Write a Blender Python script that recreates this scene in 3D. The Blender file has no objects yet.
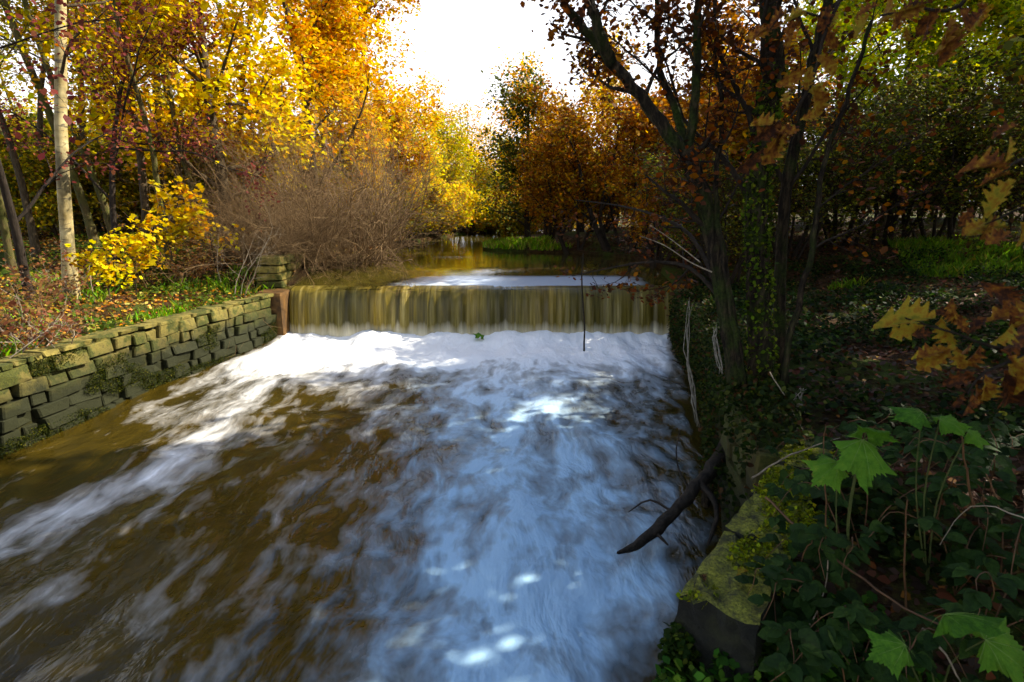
import bpy, bmesh, math, random
import numpy as np
from mathutils import Vector, Matrix

# ------------------------------------------------------------------ camera, sky, sun, exposure
SC = bpy.context.scene
COL = SC.collection
PITCH, CAM_H, LENS = math.radians(13.4), 2.6, 20.0
cam_d = bpy.data.cameras.new('camera'); cam = bpy.data.objects.new('camera', cam_d); COL.objects.link(cam)
cam.location = (0, 0, CAM_H); cam.rotation_euler = (math.pi/2 - PITCH, 0, 0)
cam_d.lens = LENS; cam_d.sensor_width = 36; cam_d.clip_start = 0.05; cam_d.clip_end = 3000
cam_d.dof.use_dof = True; cam_d.dof.focus_distance = 9.0; cam_d.dof.aperture_fstop = 5.6
SC.camera = cam
SUN_AZ, SUN_EL = math.radians(75), math.radians(38)      # clockwise from the view direction
w = bpy.data.worlds.new('World'); SC.world = w; w.use_nodes = True
nt = w.node_tree; bg = nt.nodes['Background']
sky = nt.nodes.new('ShaderNodeTexSky'); sky.sky_type = 'NISHITA'; sky.sun_disc = False
sky.sun_elevation = SUN_EL; sky.sun_rotation = SUN_AZ; sky.air_density = 1.0; sky.dust_density = 1.5; sky.ozone_density = 1.5
# thin white autumn haze low over the whole horizon, blue sky above it
_n, _l = nt.nodes.new, nt.links.new
tc = _n('ShaderNodeTexCoord'); sx = _n('ShaderNodeSeparateXYZ'); _l(tc.outputs['Generated'], sx.inputs[0])
nz = _n('ShaderNodeTexNoise'); nz.inputs['Scale'].default_value = 2.2; nz.inputs['Detail'].default_value = 5; _l(tc.outputs['Generated'], nz.inputs['Vector'])
ad = _n('ShaderNodeMath'); ad.operation = 'MULTIPLY_ADD'; _l(nz.outputs['Fac'], ad.inputs[0]); ad.inputs[1].default_value = -.35; _l(sx.outputs[2], ad.inputs[2])
hz = _n('ShaderNodeMapRange'); hz.interpolation_type = 'SMOOTHSTEP'; _l(ad.outputs[0], hz.inputs[0])
hz.inputs[1].default_value = .05; hz.inputs[2].default_value = .44; hz.inputs[3].default_value = 1; hz.inputs[4].default_value = 0
mxs = _n('ShaderNodeMix'); mxs.data_type = 'RGBA'; _l(hz.outputs[0], mxs.inputs[0]); _l(sky.outputs[0], mxs.inputs[6]); mxs.inputs[7].default_value = (5.6, 5.65, 5.9, 1)
_l(mxs.outputs[2], bg.inputs[0]); bg.inputs[1].default_value = 0.13
sun_d = bpy.data.lights.new('sun', 'SUN'); sun = bpy.data.objects.new('sun', sun_d); COL.objects.link(sun)
sun_d.energy = 5.0; sun_d.angle = math.radians(0.5); sun_d.color = (1.0, 0.9, 0.74)
to_sun = Vector((math.sin(SUN_AZ)*math.cos(SUN_EL), math.cos(SUN_AZ)*math.cos(SUN_EL), math.sin(SUN_EL)))
sun.rotation_euler = to_sun.to_track_quat('Z', 'Y').to_euler(); sun.location = to_sun*60
SC.view_settings.view_transform = 'Standard'; SC.view_settings.look = 'None'
SC.view_settings.gamma = 1.0; SC.view_settings.exposure = 1.25
SC.cycles.max_bounces = 4; SC.cycles.transparent_max_bounces = 4
SC.cycles.diffuse_bounces = 2; SC.cycles.glossy_bounces = 2; SC.cycles.transmission_bounces = 4
SC.cycles.use_adaptive_sampling = True; SC.cycles.adaptive_threshold = .03
try: SC.cycles.sample_clamp_indirect = 6.0
except Exception: pass

# ------------------------------------------------------------------ helpers
FPX = 1024*LENS/36
CP, SP = math.cos(PITCH), math.sin(PITCH)
def pt(px, py, Y):
    "the place a photograph pixel shows at forward distance Y"
    u, v = (px-512)/FPX, (341-py)/FPX
    d = np.array([u, CP+v*SP, -SP+v*CP]); t = Y/d[1]
    return np.array([d[0]*t, Y, CAM_H+d[2]*t])
def hash2(ix, iy, seed):
    h = (ix.astype(np.int64)*374761393 + iy.astype(np.int64)*668265263 + seed*1442695041) & 0x7fffffff
    h = ((h ^ (h >> 13))*1274126177) & 0x7fffffff
    return ((h ^ (h >> 16)) & 0xffff)/65535.0
def vnoise(x, y, seed=0):
    x = np.asarray(x, float); y = np.asarray(y, float)
    ix, iy = np.floor(x), np.floor(y); fx, fy = x-ix, y-iy
    fx = fx*fx*(3-2*fx); fy = fy*fy*(3-2*fy)
    a = hash2(ix, iy, seed); b = hash2(ix+1, iy, seed); c = hash2(ix, iy+1, seed); d = hash2(ix+1, iy+1, seed)
    return (a*(1-fx)+b*fx)*(1-fy) + (c*(1-fx)+d*fx)*fy
def fbm(x, y, seed=0, o=4):
    s = 0; a = .5
    for i in range(o): s = s + a*vnoise(np.asarray(x)*2**i, np.asarray(y)*2**i, seed+i*17); a *= .5
    return s
def sstep(a, b, x): t = np.clip((np.asarray(x, float)-a)/(b-a), 0, 1); return t*t*(3-2*t)

def link(name, me, parent=None, mat=None, smooth=False):
    o = bpy.data.objects.new(name, me); COL.objects.link(o)
    if parent is not None: o.parent = parent
    if mat is not None and not me.materials: me.materials.append(mat)
    if smooth: me.polygons.foreach_set('use_smooth', [True]*len(me.polygons))
    return o
def tag(o, label=None, cat=None, group=None, kind=None):
    if label: o['label'] = label
    if cat: o['category'] = cat
    if group: o['group'] = group
    if kind: o['kind'] = kind
    return o
def thing(name, label, cat, loc=(0, 0, 0), group=None, rz=0, s=1):
    o = bpy.data.objects.new(name, None); COL.objects.link(o); o.empty_display_size = .1
    o.location = loc; o.rotation_euler[2] = rz; o.scale = (s, s, s)
    return tag(o, label, cat, group)
def mesh_np(name, V, F, cols=None, smooth=False, extra=None):
    "V (n,3); F (m,k) one face size; cols (n,3) point colours"
    me = bpy.data.meshes.new(name); V = np.asarray(V, np.float32); F = np.asarray(F, np.int32)
    me.vertices.add(len(V)); me.vertices.foreach_set('co', V.ravel())
    k = F.shape[1]; me.loops.add(F.size); me.loops.foreach_set('vertex_index', F.ravel())
    me.polygons.add(len(F)); me.polygons.foreach_set('loop_start', np.arange(len(F), dtype=np.int32)*k)
    me.polygons.foreach_set('loop_total', np.full(len(F), k, np.int32))
    if smooth: me.polygons.foreach_set('use_smooth', np.ones(len(F), bool))
    if cols is not None:
        a = me.color_attributes.new('col', 'FLOAT_COLOR', 'POINT')
        a.data.foreach_set('color', np.hstack([cols, np.ones((len(V), 1))]).astype(np.float32).ravel())
    for nm, arr in (extra or {}).items():
        a = me.attributes.new(nm, 'FLOAT', 'POINT'); a.data.foreach_set('value', np.asarray(arr, np.float32).ravel())
    me.update(calc_edges=True); me.validate()
    return me
def tubes(P, R, sides, ridge=0, rng=None):
    "P (m,n,3) R (m,n): m tubes with n rings"
    m, n, _ = P.shape
    T = np.gradient(P, axis=1); T /= np.linalg.norm(T, axis=2, keepdims=True)+1e-9
    mean = P[:, -1]-P[:, 0]; ref = np.zeros((m, 3)); ax = np.argmin(np.abs(mean), axis=1); ref[np.arange(m), ax] = 1
    ref = np.repeat(ref[:, None], n, 1)
    U = np.cross(T, ref); U /= np.linalg.norm(U, axis=2, keepdims=True)+1e-9; W = np.cross(T, U)
    a = np.arange(sides)*2*math.pi/sides
    RR = np.repeat(R[:, :, None], sides, 2)
    if ridge:
        k = rng.normal(0, 1, (m, n, sides)); k = np.cumsum(k, 1)*.35+rng.normal(0, 1, (m, 1, sides)); RR = RR*(1+ridge*np.clip(k, -2, 2))
    V = P[:, :, None] + RR[..., None]*(np.cos(a)[None, None, :, None]*U[:, :, None]+np.sin(a)[None, None, :, None]*W[:, :, None])
    b = (np.arange(m)[:, None, None]*n + np.arange(n-1)[None, :, None])*sides
    j = np.arange(sides)[None, None]; k = (j+1) % sides
    F = np.stack([b+j, b+k, b+sides+k, b+sides+j], -1).reshape(-1, 4)
    return V.reshape(-1, 3), F
class MB:
    def __init__(s): s.V = []; s.F = []; s.C = []; s.n = 0
    def add(s, V, F, col=None):
        s.V.append(V); s.F.append(np.asarray(F)+s.n); s.n += len(V)
        if col is not None: s.C.append(np.broadcast_to(col, (len(V), 3)))
        return s
    def tube(s, pts, rad, sides=6, sub=1, jit=0, rng=None, col=None):
        P = smooth_line(pts, sub) if sub > 1 else np.asarray(pts, float)
        R = np.interp(np.linspace(0, 1, len(P)), np.linspace(0, 1, len(rad)), rad)
        if jit and rng is not None: P = P + rng.normal(0, jit, P.shape); R = R*(1+rng.normal(0, .04, len(R)))
        V, F = tubes(P[None], R[None], sides); return s.add(V, F, col)
    def mesh(s, name, smooth=True):
        return mesh_np(name, np.vstack(s.V), np.vstack(s.F), np.vstack(s.C) if s.C else None, smooth)
def smooth_line(pts, sub):
    P = np.asarray(pts, float); n = len(P); out = []
    for i in range(n-1):
        p0, p1, p2, p3 = P[max(i-1, 0)], P[i], P[i+1], P[min(i+2, n-1)]
        for t in np.arange(sub)/sub:
            out.append(.5*((2*p1)+(-p0+p2)*t+(2*p0-5*p1+4*p2-p3)*t*t+(-p0+3*p1-3*p2+p3)*t**3))
    out.append(P[-1]); return np.array(out)
def rand_frames(rng, n, up=.6):
    N = rng.normal(0, 1, (n, 3)); N[:, 2] = np.abs(N[:, 2])+up; N /= np.linalg.norm(N, axis=1, keepdims=True)
    A = rng.normal(0, 1, (n, 3)); A[:, 2] -= .3; T = A-N*(A*N).sum(1, keepdims=True); T /= np.linalg.norm(T, axis=1, keepdims=True)
    return np.cross(T, N), T, N
# three small leaf outlines: across, along, lift (each one face)
SHAPES = {'oval': np.array([[0, 0, 0], [.36, .38, .07], [.26, .74, .03], [0, 1, -.05], [-.26, .74, .03], [-.36, .38, .07]]),
          'diamond': np.array([[0, 0, 0], [.38, .5, .08], [0, 1, 0], [-.38, .5, .08]]),
          'maple': np.array([[0, 0, 0], [.5, .18, .05], [.3, .45, .03], [.42, .78, .06], [0, 1.02, -.04], [-.42, .78, .06], [-.3, .45, .03], [-.5, .18, .05]])}
def leaf_mesh(name, rng, pos, size, cols, shape='oval', up=.6):
    t = SHAPES[shape]; n, k = len(pos), len(t)
    X, T, N = rand_frames(rng, n, up); t3 = t[None]*np.asarray(size)[:, None, None]
    V = pos[:, None]+X[:, None]*t3[..., 0:1]+T[:, None]*t3[..., 1:2]+N[:, None]*t3[..., 2:3]
    F = np.arange(n*k).reshape(n, k)
    return mesh_np(name, V.reshape(-1, 3), F, np.repeat(cols, k, 0))
def pick_cols(rng, n, pal, wts, jit=.18):
    pal = np.array(pal); c = pal[rng.choice(len(pal), n, p=np.array(wts)/sum(wts))]
    return np.clip(c*np.exp(rng.normal(0, jit, (n, 1)))*np.exp(rng.normal(0, .06, (n, 3))), 0, .85)

# ------------------------------------------------------------------ materials
def nodes(name):
    m = bpy.data.materials.new(name); m.use_nodes = True; t = m.node_tree
    return m, t, t.nodes['Principled BSDF'], t.nodes.new, t.links.new
def ramp(t, fac, stops, interp='LINEAR'):
    r = t.nodes.new('ShaderNodeValToRGB'); e = r.color_ramp.elements; r.color_ramp.interpolation = interp
    while len(e) < len(stops): e.new(.5)
    for q, (p, c) in zip(e, stops): q.position = p; q.color = (*c, 1)
    t.links.new(fac, r.inputs[0]); return r.outputs[0]
def noise(t, vec, scale, detail=4, rough=.55, dist=0):
    n = t.nodes.new('ShaderNodeTexNoise'); n.inputs['Scale'].default_value = scale; n.inputs['Detail'].default_value = detail
    n.inputs['Roughness'].default_value = rough; n.inputs['Distortion'].default_value = dist
    if vec is not None: t.links.new(vec, n.inputs['Vector'])
    return n.outputs['Fac']
def mapping(t, vec, scale=(1, 1, 1), loc=(0, 0, 0)):
    m = t.nodes.new('ShaderNodeMapping'); m.inputs['Scale'].default_value = scale; m.inputs['Location'].default_value = loc
    t.links.new(vec, m.inputs['Vector']); return m.outputs[0]
def math_n(t, op, a, b=None, clamp=False):
    n = t.nodes.new('ShaderNodeMath'); n.operation = op; n.use_clamp = clamp
    for i, q in enumerate((a, b)):
        if q is None: continue
        if isinstance(q, (int, float)): n.inputs[i].default_value = q
        else: t.links.new(q, n.inputs[i])
    return n.outputs[0]
def mix(t, fac, a, b, mode='MIX'):
    n = t.nodes.new('ShaderNodeMix'); n.data_type = 'RGBA'; n.blend_type = mode
    for s, q in ((n.inputs[0], fac), (n.inputs[6], a), (n.inputs[7], b)):
        if isinstance(q, (int, float)): s.default_value = q
        elif isinstance(q, tuple): s.default_value = (*q, 1)
        else: t.links.new(q, s)
    return n.outputs[2]
def bump(t, h, strength, dist, bsdf):
    b = t.nodes.new('ShaderNodeBump'); b.inputs['Strength'].default_value = strength; b.inputs['Distance'].default_value = dist
    t.links.new(h, b.inputs['Height']); t.links.new(b.outputs[0], bsdf.inputs['Normal']); return b
def objco(t): return t.nodes.new('ShaderNodeTexCoord').outputs['Object']
def worldpos(t): return t.nodes.new('ShaderNodeNewGeometry').outputs['Position']
def objrand(t): return t.nodes.new('ShaderNodeObjectInfo').outputs['Random']

def leaf_mat(name, trans=.42, gloss=.25, rough=.5):
    m, t, b, new, ln = nodes(name); a = new('ShaderNodeAttribute'); a.attribute_name = 'col'
    hs = new('ShaderNodeHueSaturation'); ln(a.outputs['Color'], hs.inputs['Color'])
    ln(math_n(t, 'ADD', math_n(t, 'MULTIPLY', objrand(t), .03), .485), hs.inputs['Hue'])
    hs.inputs['Saturation'].default_value = 1.05
    b.inputs['Roughness'].default_value = rough; b.inputs['Specular IOR Level'].default_value = gloss
    ln(hs.outputs[0], b.inputs['Base Color'])
    tr = new('ShaderNodeBsdfTranslucent'); ln(hs.outputs[0], tr.inputs[0])
    mx = new('ShaderNodeMixShader'); mx.inputs[0].default_value = trans
    ln(b.outputs[0], mx.inputs[1]); ln(tr.outputs[0], mx.inputs[2]); ln(mx.outputs[0], t.nodes['Material Output'].inputs[0])
    return m
def bark_mat(name, stops, scale=6, stretch=(1, 1, .22), moss=None, moss_amt=.5, bstr=.7):
    m, t, b, new, ln = nodes(name); co = objco(t); v = mapping(t, co, stretch)
    f = noise(t, v, scale*4.5, 8, .7); c = ramp(t, f, stops)
    if moss:
        mf = ramp(t, noise(t, co, 3.2, 5, .6), [(moss_amt-.1, (0, 0, 0)), (moss_amt+.1, (1, 1, 1))])
        c = mix(t, mf, c, ramp(t, noise(t, co, 40, 3), [(.3, moss[0]), (.7, moss[1])]))
    ln(c, b.inputs['Base Color']); b.inputs['Roughness'].default_value = .9; b.inputs['Specular IOR Level'].default_value = .15
    bump(t, f, bstr, .035, b); return m
def birch_mat():
    m, t, b, new, ln = nodes('birch_bark'); co = objco(t)
    band = noise(t, mapping(t, co, (1.5, 1.5, 9)), 2.2, 5, .7, .6); patch = noise(t, mapping(t, co, (1, 1, .5)), 2.4, 4, .6)
    c = ramp(t, noise(t, co, 5, 4), [(.3, (.24, .17, .045)), (.7, (.5, .42, .2))])
    c = mix(t, ramp(t, band, [(.57, (0, 0, 0)), (.63, (1, 1, 1))]), c, (.06, .045, .03))
    c = mix(t, ramp(t, patch, [(.48, (0, 0, 0)), (.6, (.9, .9, .9))]), c, (.09, .075, .03))
    ln(c, b.inputs['Base Color']); b.inputs['Roughness'].default_value = .75; bump(t, band, .3, .01, b); return m
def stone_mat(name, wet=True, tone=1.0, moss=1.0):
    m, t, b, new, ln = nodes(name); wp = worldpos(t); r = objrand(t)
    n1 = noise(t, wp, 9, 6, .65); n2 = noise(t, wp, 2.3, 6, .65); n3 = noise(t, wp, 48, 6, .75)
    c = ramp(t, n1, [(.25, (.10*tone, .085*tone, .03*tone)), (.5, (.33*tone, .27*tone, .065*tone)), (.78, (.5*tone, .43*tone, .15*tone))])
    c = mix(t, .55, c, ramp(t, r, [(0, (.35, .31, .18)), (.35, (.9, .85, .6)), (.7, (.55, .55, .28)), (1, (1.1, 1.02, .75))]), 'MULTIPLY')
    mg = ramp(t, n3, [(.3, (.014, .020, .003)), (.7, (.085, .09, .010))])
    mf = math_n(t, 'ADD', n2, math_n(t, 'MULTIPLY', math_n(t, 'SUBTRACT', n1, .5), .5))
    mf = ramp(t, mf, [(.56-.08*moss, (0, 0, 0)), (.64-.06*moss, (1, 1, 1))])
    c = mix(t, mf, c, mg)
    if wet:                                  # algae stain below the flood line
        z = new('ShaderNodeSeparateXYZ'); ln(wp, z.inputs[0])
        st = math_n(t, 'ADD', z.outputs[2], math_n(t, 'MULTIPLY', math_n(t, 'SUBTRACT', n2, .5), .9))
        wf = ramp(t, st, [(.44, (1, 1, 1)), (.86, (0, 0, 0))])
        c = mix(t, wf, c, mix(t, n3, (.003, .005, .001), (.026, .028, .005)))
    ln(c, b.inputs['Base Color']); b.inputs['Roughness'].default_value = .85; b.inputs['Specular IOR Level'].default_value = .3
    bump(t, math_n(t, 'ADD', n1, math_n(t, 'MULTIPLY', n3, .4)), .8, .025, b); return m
def plain_mat(name, a, b2, scale=8, rough=.85, bstr=.4, spec=.3, world=False):
    m, t, b, new, ln = nodes(name); co = worldpos(t) if world else objco(t); f = noise(t, co, scale, 5, .6)
    ln(ramp(t, f, [(.3, a), (.7, b2)]), b.inputs['Base Color']); b.inputs['Roughness'].default_value = rough
    b.inputs['Specular IOR Level'].default_value = spec; bump(t, f, bstr, .02, b); return m
def ground_mat():
    m, t, b, new, ln = nodes('woodland_floor'); wp = worldpos(t)
    n1 = noise(t, wp, .55, 5, .6); n2 = noise(t, wp, 14, 5, .7); n3 = noise(t, wp, 60, 4, .7)
    soil = ramp(t, n2, [(.25, (.012, .008, .004)), (.5, (.05, .028, .012)), (.75, (.14, .07, .022))])
    green = ramp(t, n3, [(.3, (.015, .03, .004)), (.7, (.08, .11, .015))])
    g = ramp(t, math_n(t, 'ADD', n1, math_n(t, 'MULTIPLY', math_n(t, 'SUBTRACT', n2, .5), .35)), [(.5, (0, 0, 0)), (.6, (1, 1, 1))])
    ln(mix(t, g, soil, green), b.inputs['Base Color']); b.inputs['Roughness'].default_value = .95; b.inputs['Specular IOR Level'].default_value = .1
    bump(t, math_n(t, 'ADD', n2, n3), .9, .04, b); return m
def lower_water_mat():
    m, t, b, new, ln = nodes('stream_water'); wp = worldpos(t)
    a = new('ShaderNodeAttribute'); a.attribute_name = 'foam'
    warp = new('ShaderNodeTexNoise'); warp.inputs['Scale'].default_value = .9; warp.inputs['Detail'].default_value = 2; ln(wp, warp.inputs['Vector'])
    vm = new('ShaderNodeVectorMath'); vm.operation = 'MULTIPLY_ADD'; ln(warp.outputs['Color'], vm.inputs[0]); vm.inputs[1].default_value = (.35, .6, 0); ln(wp, vm.inputs[2])
    st = noise(t, mapping(t, vm.outputs[0], (1.9, .8, 1)), 1.5, 4, .55, .3)
    fine = noise(t, mapping(t, vm.outputs[0], (4.5, 1.9, 1)), 2.0, 3, .5, .3)
    s = math_n(t, 'ADD', math_n(t, 'MULTIPLY', math_n(t, 'SUBTRACT', st, .5), 1.6), math_n(t, 'MULTIPLY', math_n(t, 'SUBTRACT', fine, .5), .6))
    thn = new('ShaderNodeAttribute'); thn.attribute_name = 'thick'
    rip = noise(t, mapping(t, vm.outputs[0], (2.0, 1.5, 1)), 1.6, 4, .55, .3)      # cross ripples in the painted blue sky reflection
    s = math_n(t, 'ADD', s, math_n(t, 'MULTIPLY', math_n(t, 'SUBTRACT', rip, .52), math_n(t, 'MULTIPLY', math_n(t, 'SUBTRACT', 1.1, thn.outputs['Fac']), 1.1)))
    f = math_n(t, 'ADD', a.outputs['Fac'], s)
    fo = ramp(t, f, [(.2, (0, 0, 0)), (.5, (.2, .2, .2)), (.8, (.6, .6, .6)), (1.0, (1, 1, 1))])
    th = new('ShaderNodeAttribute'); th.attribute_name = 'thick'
    fc = mix(t, th.outputs['Fac'], (.33, .53, .70), (.93, .94, .92))  # blue end is sky reflection painted into the colour, white end froth
    water = ramp(t, st, [(.3, (.026, .018, .0018)), (.7, (.055, .037, .0035))])
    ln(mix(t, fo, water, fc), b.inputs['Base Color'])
    rr = new('ShaderNodeMapRange'); ln(fo, rr.inputs[0]); rr.inputs[3].default_value = .2; rr.inputs[4].default_value = .6; ln(rr.outputs[0], b.inputs['Roughness'])
    b.inputs['IOR'].default_value = 1.33; b.inputs['Specular IOR Level'].default_value = .6
    bump(t, math_n(t, 'ADD', math_n(t, 'ADD', st, math_n(t, 'MULTIPLY', rip, .4)), math_n(t, 'MULTIPLY', fine, .22)), .5, .12, b); return m
def upper_water_mat():
    m, t, b, new, ln = nodes('upstream_water'); wp = worldpos(t)
    n = noise(t, mapping(t, wp, (1.2, 2.2, 1)), 1.6, 4, .55, .3)
    b.inputs['Base Color'].default_value = (.035, .026, .006, 1); b.inputs['Roughness'].default_value = .09
    b.inputs['IOR'].default_value = 1.33; b.inputs['Specular IOR Level'].default_value = .7
    a = new('ShaderNodeAttribute'); a.attribute_name = 'foam'  # foam here carries the crest's sky reflection, painted into the colour
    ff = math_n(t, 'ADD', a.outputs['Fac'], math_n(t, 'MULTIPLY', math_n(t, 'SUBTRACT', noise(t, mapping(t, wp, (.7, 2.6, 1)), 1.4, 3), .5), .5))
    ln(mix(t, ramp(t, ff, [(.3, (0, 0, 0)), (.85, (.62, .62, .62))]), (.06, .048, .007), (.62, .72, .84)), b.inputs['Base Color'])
    bump(t, n, .07, .05, b); return m
def fall_mat():
    m, t, b, new, ln = nodes('falling_water'); wp = worldpos(t)
    v = mapping(t, wp, (7.5, .4, .5)); n1 = noise(t, v, 1.0, 5, .62, .1); n2 = noise(t, mapping(t, wp, (26, .5, .9)), 1.0, 4, .6)
    s = math_n(t, 'ADD', math_n(t, 'MULTIPLY', n1, .7), math_n(t, 'MULTIPLY', n2, .3))
    c = ramp(t, s, [(.32, (.035, .028, .004)), (.46, (.085, .066, .009)), (.57, (.17, .13, .022)), (.72, (.40, .33, .12))])
    z = new('ShaderNodeSeparateXYZ'); ln(wp, z.inputs[0])
    c = mix(t, .8, c, ramp(t, noise(t, mapping(t, wp, (.75, .1, .1)), 1.0, 3), [(.38, (.42, .46, .5)), (.5, (1, 1, 1)), (.62, (1.35, 1.15, .7))]), 'MULTIPLY')
    ft = ramp(t, math_n(t, 'ADD', z.outputs[2], math_n(t, 'MULTIPLY', math_n(t, 'SUBTRACT', n1, .5), .45)), [(.02, (1, 1, 1)), (.32, (0, 0, 0))])
    c = mix(t, ft, c, (.66, .60, .42))
    ln(c, b.inputs['Base Color']); b.inputs['Roughness'].default_value = .3; b.inputs['IOR'].default_value = 1.33; b.inputs['Specular IOR Level'].default_value = .5
    bump(t, s, .5, .06, b); return m

M = dict(
    leaf=leaf_mat('autumn_leaf', .45, .12, .6), leaf_gloss=leaf_mat('fresh_leaf', .35, .4, .4), litter=leaf_mat('dead_leaf', .12, .2, .6), grass=leaf_mat('grass_blade', .3, .25, .5),
    birch=birch_mat(),
    bark=bark_mat('grey_bark', [(.3, (.022, .016, .009)), (.55, (.075, .055, .03)), (.8, (.15, .115, .07))]),
    olive_bark=bark_mat('algae_bark', [(.3, (.03, .024, .01)), (.55, (.10, .08, .03)), (.8, (.2, .165, .06))], moss=((.03, .04, .008), (.1, .11, .02)), moss_amt=.55),
    moss_bark=bark_mat('mossy_bark', [(.36, (.004, .003, .002)), (.5, (.018, .013, .008)), (.66, (.075, .055, .03))], moss=((.006, .014, .002), (.04, .065, .008)), moss_amt=.57, bstr=1),
    dark_bark=bark_mat('dark_bark', [(.3, (.010, .008, .006)), (.6, (.035, .026, .018)), (.85, (.08, .06, .04))]),
    twig=plain_mat('brown_twig', (.095, .055, .022), (.22, .14, .06), 9), purple_twig=plain_mat('purple_twig', (.10, .06, .045), (.2, .13, .10), 5),
    pale_twig=plain_mat('dry_stem', (.13, .10, .06), (.34, .28, .2), 12), cane=plain_mat('bramble_cane', (.05, .022, .009), (.15, .075, .028), 14, .6),
    log=plain_mat('wet_log', (.006, .005, .003), (.04, .03, .02), 26, .75, 1.0, .2),
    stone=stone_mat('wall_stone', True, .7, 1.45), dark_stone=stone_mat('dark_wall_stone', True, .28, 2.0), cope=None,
    core=plain_mat('wall_joint', (.010, .010, .004), (.03, .03, .01), 12, .95, .5, .1, True),
    rust=plain_mat('stained_concrete', (.03, .016, .006), (.17, .085, .018), 4, .75, .5, .3, True), concrete=plain_mat('weir_concrete', (.05, .045, .025), (.14, .12, .07), 6, .8, .5, .3, True),
    ground=ground_mat(), low=lower_water_mat(), up=upper_water_mat(), fall=fall_mat(),
    rag=plain_mat('flood_debris', (.09, .08, .06), (.28, .26, .21), 25, .8))
def cope_mat():
    m, t, b, new, ln = nodes('mossy_coping'); wp = worldpos(t); n1 = noise(t, wp, 7, 6, .65); n3 = noise(t, wp, 70, 4, .7)
    moss = ramp(t, n3, [(.3, (.07, .08, .005)), (.5, (.28, .29, .02)), (.7, (.52, .5, .06))]); st = ramp(t, n3, [(.3, (.03, .025, .015)), (.7, (.15, .13, .08))])
    g = new('ShaderNodeNewGeometry'); sz = new('ShaderNodeSeparateXYZ'); ln(g.outputs['Normal'], sz.inputs[0])
    top = ramp(t, math_n(t, 'ADD', sz.outputs[2], math_n(t, 'MULTIPLY', math_n(t, 'SUBTRACT', n1, .5), .7)), [(.62, (0, 0, 0)), (.95, (1, 1, 1))])
    top = math_n(t, 'MULTIPLY', top, ramp(t, noise(t, wp, 13, 5, .7), [(.36, (.1, .1, .1)), (.55, (1, 1, 1))]))
    st = ramp(t, n1, [(.3, (.004, .005, .002)), (.5, (.016, .017, .006)), (.75, (.05, .055, .014))]); ln(mix(t, top, st, moss), b.inputs['Base Color']); b.inputs['Roughness'].default_value = .95  # bare side faces near black: their shade is put into the stone colour
    bump(t, math_n(t, 'ADD', math_n(t, 'MULTIPLY', n1, 2.), n3), 1, .05, b); return m
M['cope'] = cope_mat()

# ------------------------------------------------------------------ banks and ground
LY = [-8, 2, 4.0, 5.65, 7.4, 9.2, 10.6, 11.2, 13, 17, 21, 24, 27, 31, 36]
LX = [-6.4, -5.9, -5.6, -5.45, -5.3, -4.98, -4.66, -4.5, -4.45, -4.35, -3.9, -3.6, -3.0, -1.5, 1.5]
RY = [-8, 0.3, 1.4, 2.05, 2.9, 3.7, 4.7, 6.3, 8, 11.2, 13, 15.6, 17.2, 18.3, 19.2, 23, 27, 31, 36]
RX = [-1.5, -.5, .30, .66, 1.15, 1.75, 1.85, 2.35, 2.72, 3.2, 3.35, 3.2, 2.2, -.6, -1.0, -.6, .6, 3, 6]
def xl(y): return np.interp(y, LY, LX)
def xr(y): return np.interp(y, RY, RX)
def ground_z(x, y):
    x = np.asarray(x, float); y = np.asarray(y, float)
    dl = xl(y)-x; dr = x-xr(y)
    n = (fbm(x*.7, y*.7, 3)-.47)*.35 + (fbm(x*3, y*3, 9, 3)-.43)*.12
    upst = sstep(11, 12.5, y)
    zl = .86 + .42*sstep(.3, 5, dl) + .4*sstep(6, 30, dl) + upst*.42 + n*sstep(.2, 1.2, dl)
    zr = .92 + .35*sstep(.5, 5, dr) + .5*sstep(5, 20, dr) + upst*.35 + n*sstep(.1, 1., dr)
    zr = zr - .30*(1-sstep(1.5, 2.5, y))*(1-sstep(.3, 1.6, dr)) - .25*np.exp(-((y-4.4)/.8)**2)*(1-sstep(.1, .9, dr))
    z = np.where(x < (xl(y)+xr(y))/2, zl, zr)
    inside = (dl < -.0) & (dr < -.0) & (y < 36)
    wallback = ((dl < .22) & (dl > -.3) & (y < 11.3)) | ((dr < .22) & (dr > -.3) & (y < 11.3) & (y > 1.9))
    bed = np.where(y < 11.6, -.7, .45)
    z = np.where(inside | wallback, bed, z)
    return z + 1.2*sstep(40, 140, np.hypot(x, y))
def gz(x, y): return float(ground_z(np.array([x]), np.array([y]))[0])
def axis(segs):
    out = []
    for a, b, s in segs: out += list(np.arange(a, b, s))
    return np.array(out+[segs[-1][1]])
gx_ = axis([(-900, -100, 100), (-100, -30, 7), (-30, -9, .6), (-9, 6, .11), (6, 14, .35), (14, 30, 1), (30, 100, 7), (100, 900, 100)])
gy_ = axis([(-200, -20, 20), (-20, -2, 1), (-2, 20, .11), (20, 38, .4), (38, 100, 3), (100, 1000, 100)])
X, Y = np.meshgrid(gx_, gy_); Z = ground_z(X, Y); nx, ny = len(gx_), len(gy_)
i = (np.arange(ny-1)[:, None]*nx+np.arange(nx-1)[None]).ravel()
ground = tag(link('ground', mesh_np('ground', np.stack([X, Y, Z], -1).reshape(-1, 3), np.stack([i, i+1, i+nx+1, i+nx], -1), smooth=True), mat=M['ground']), kind='structure')

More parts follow.
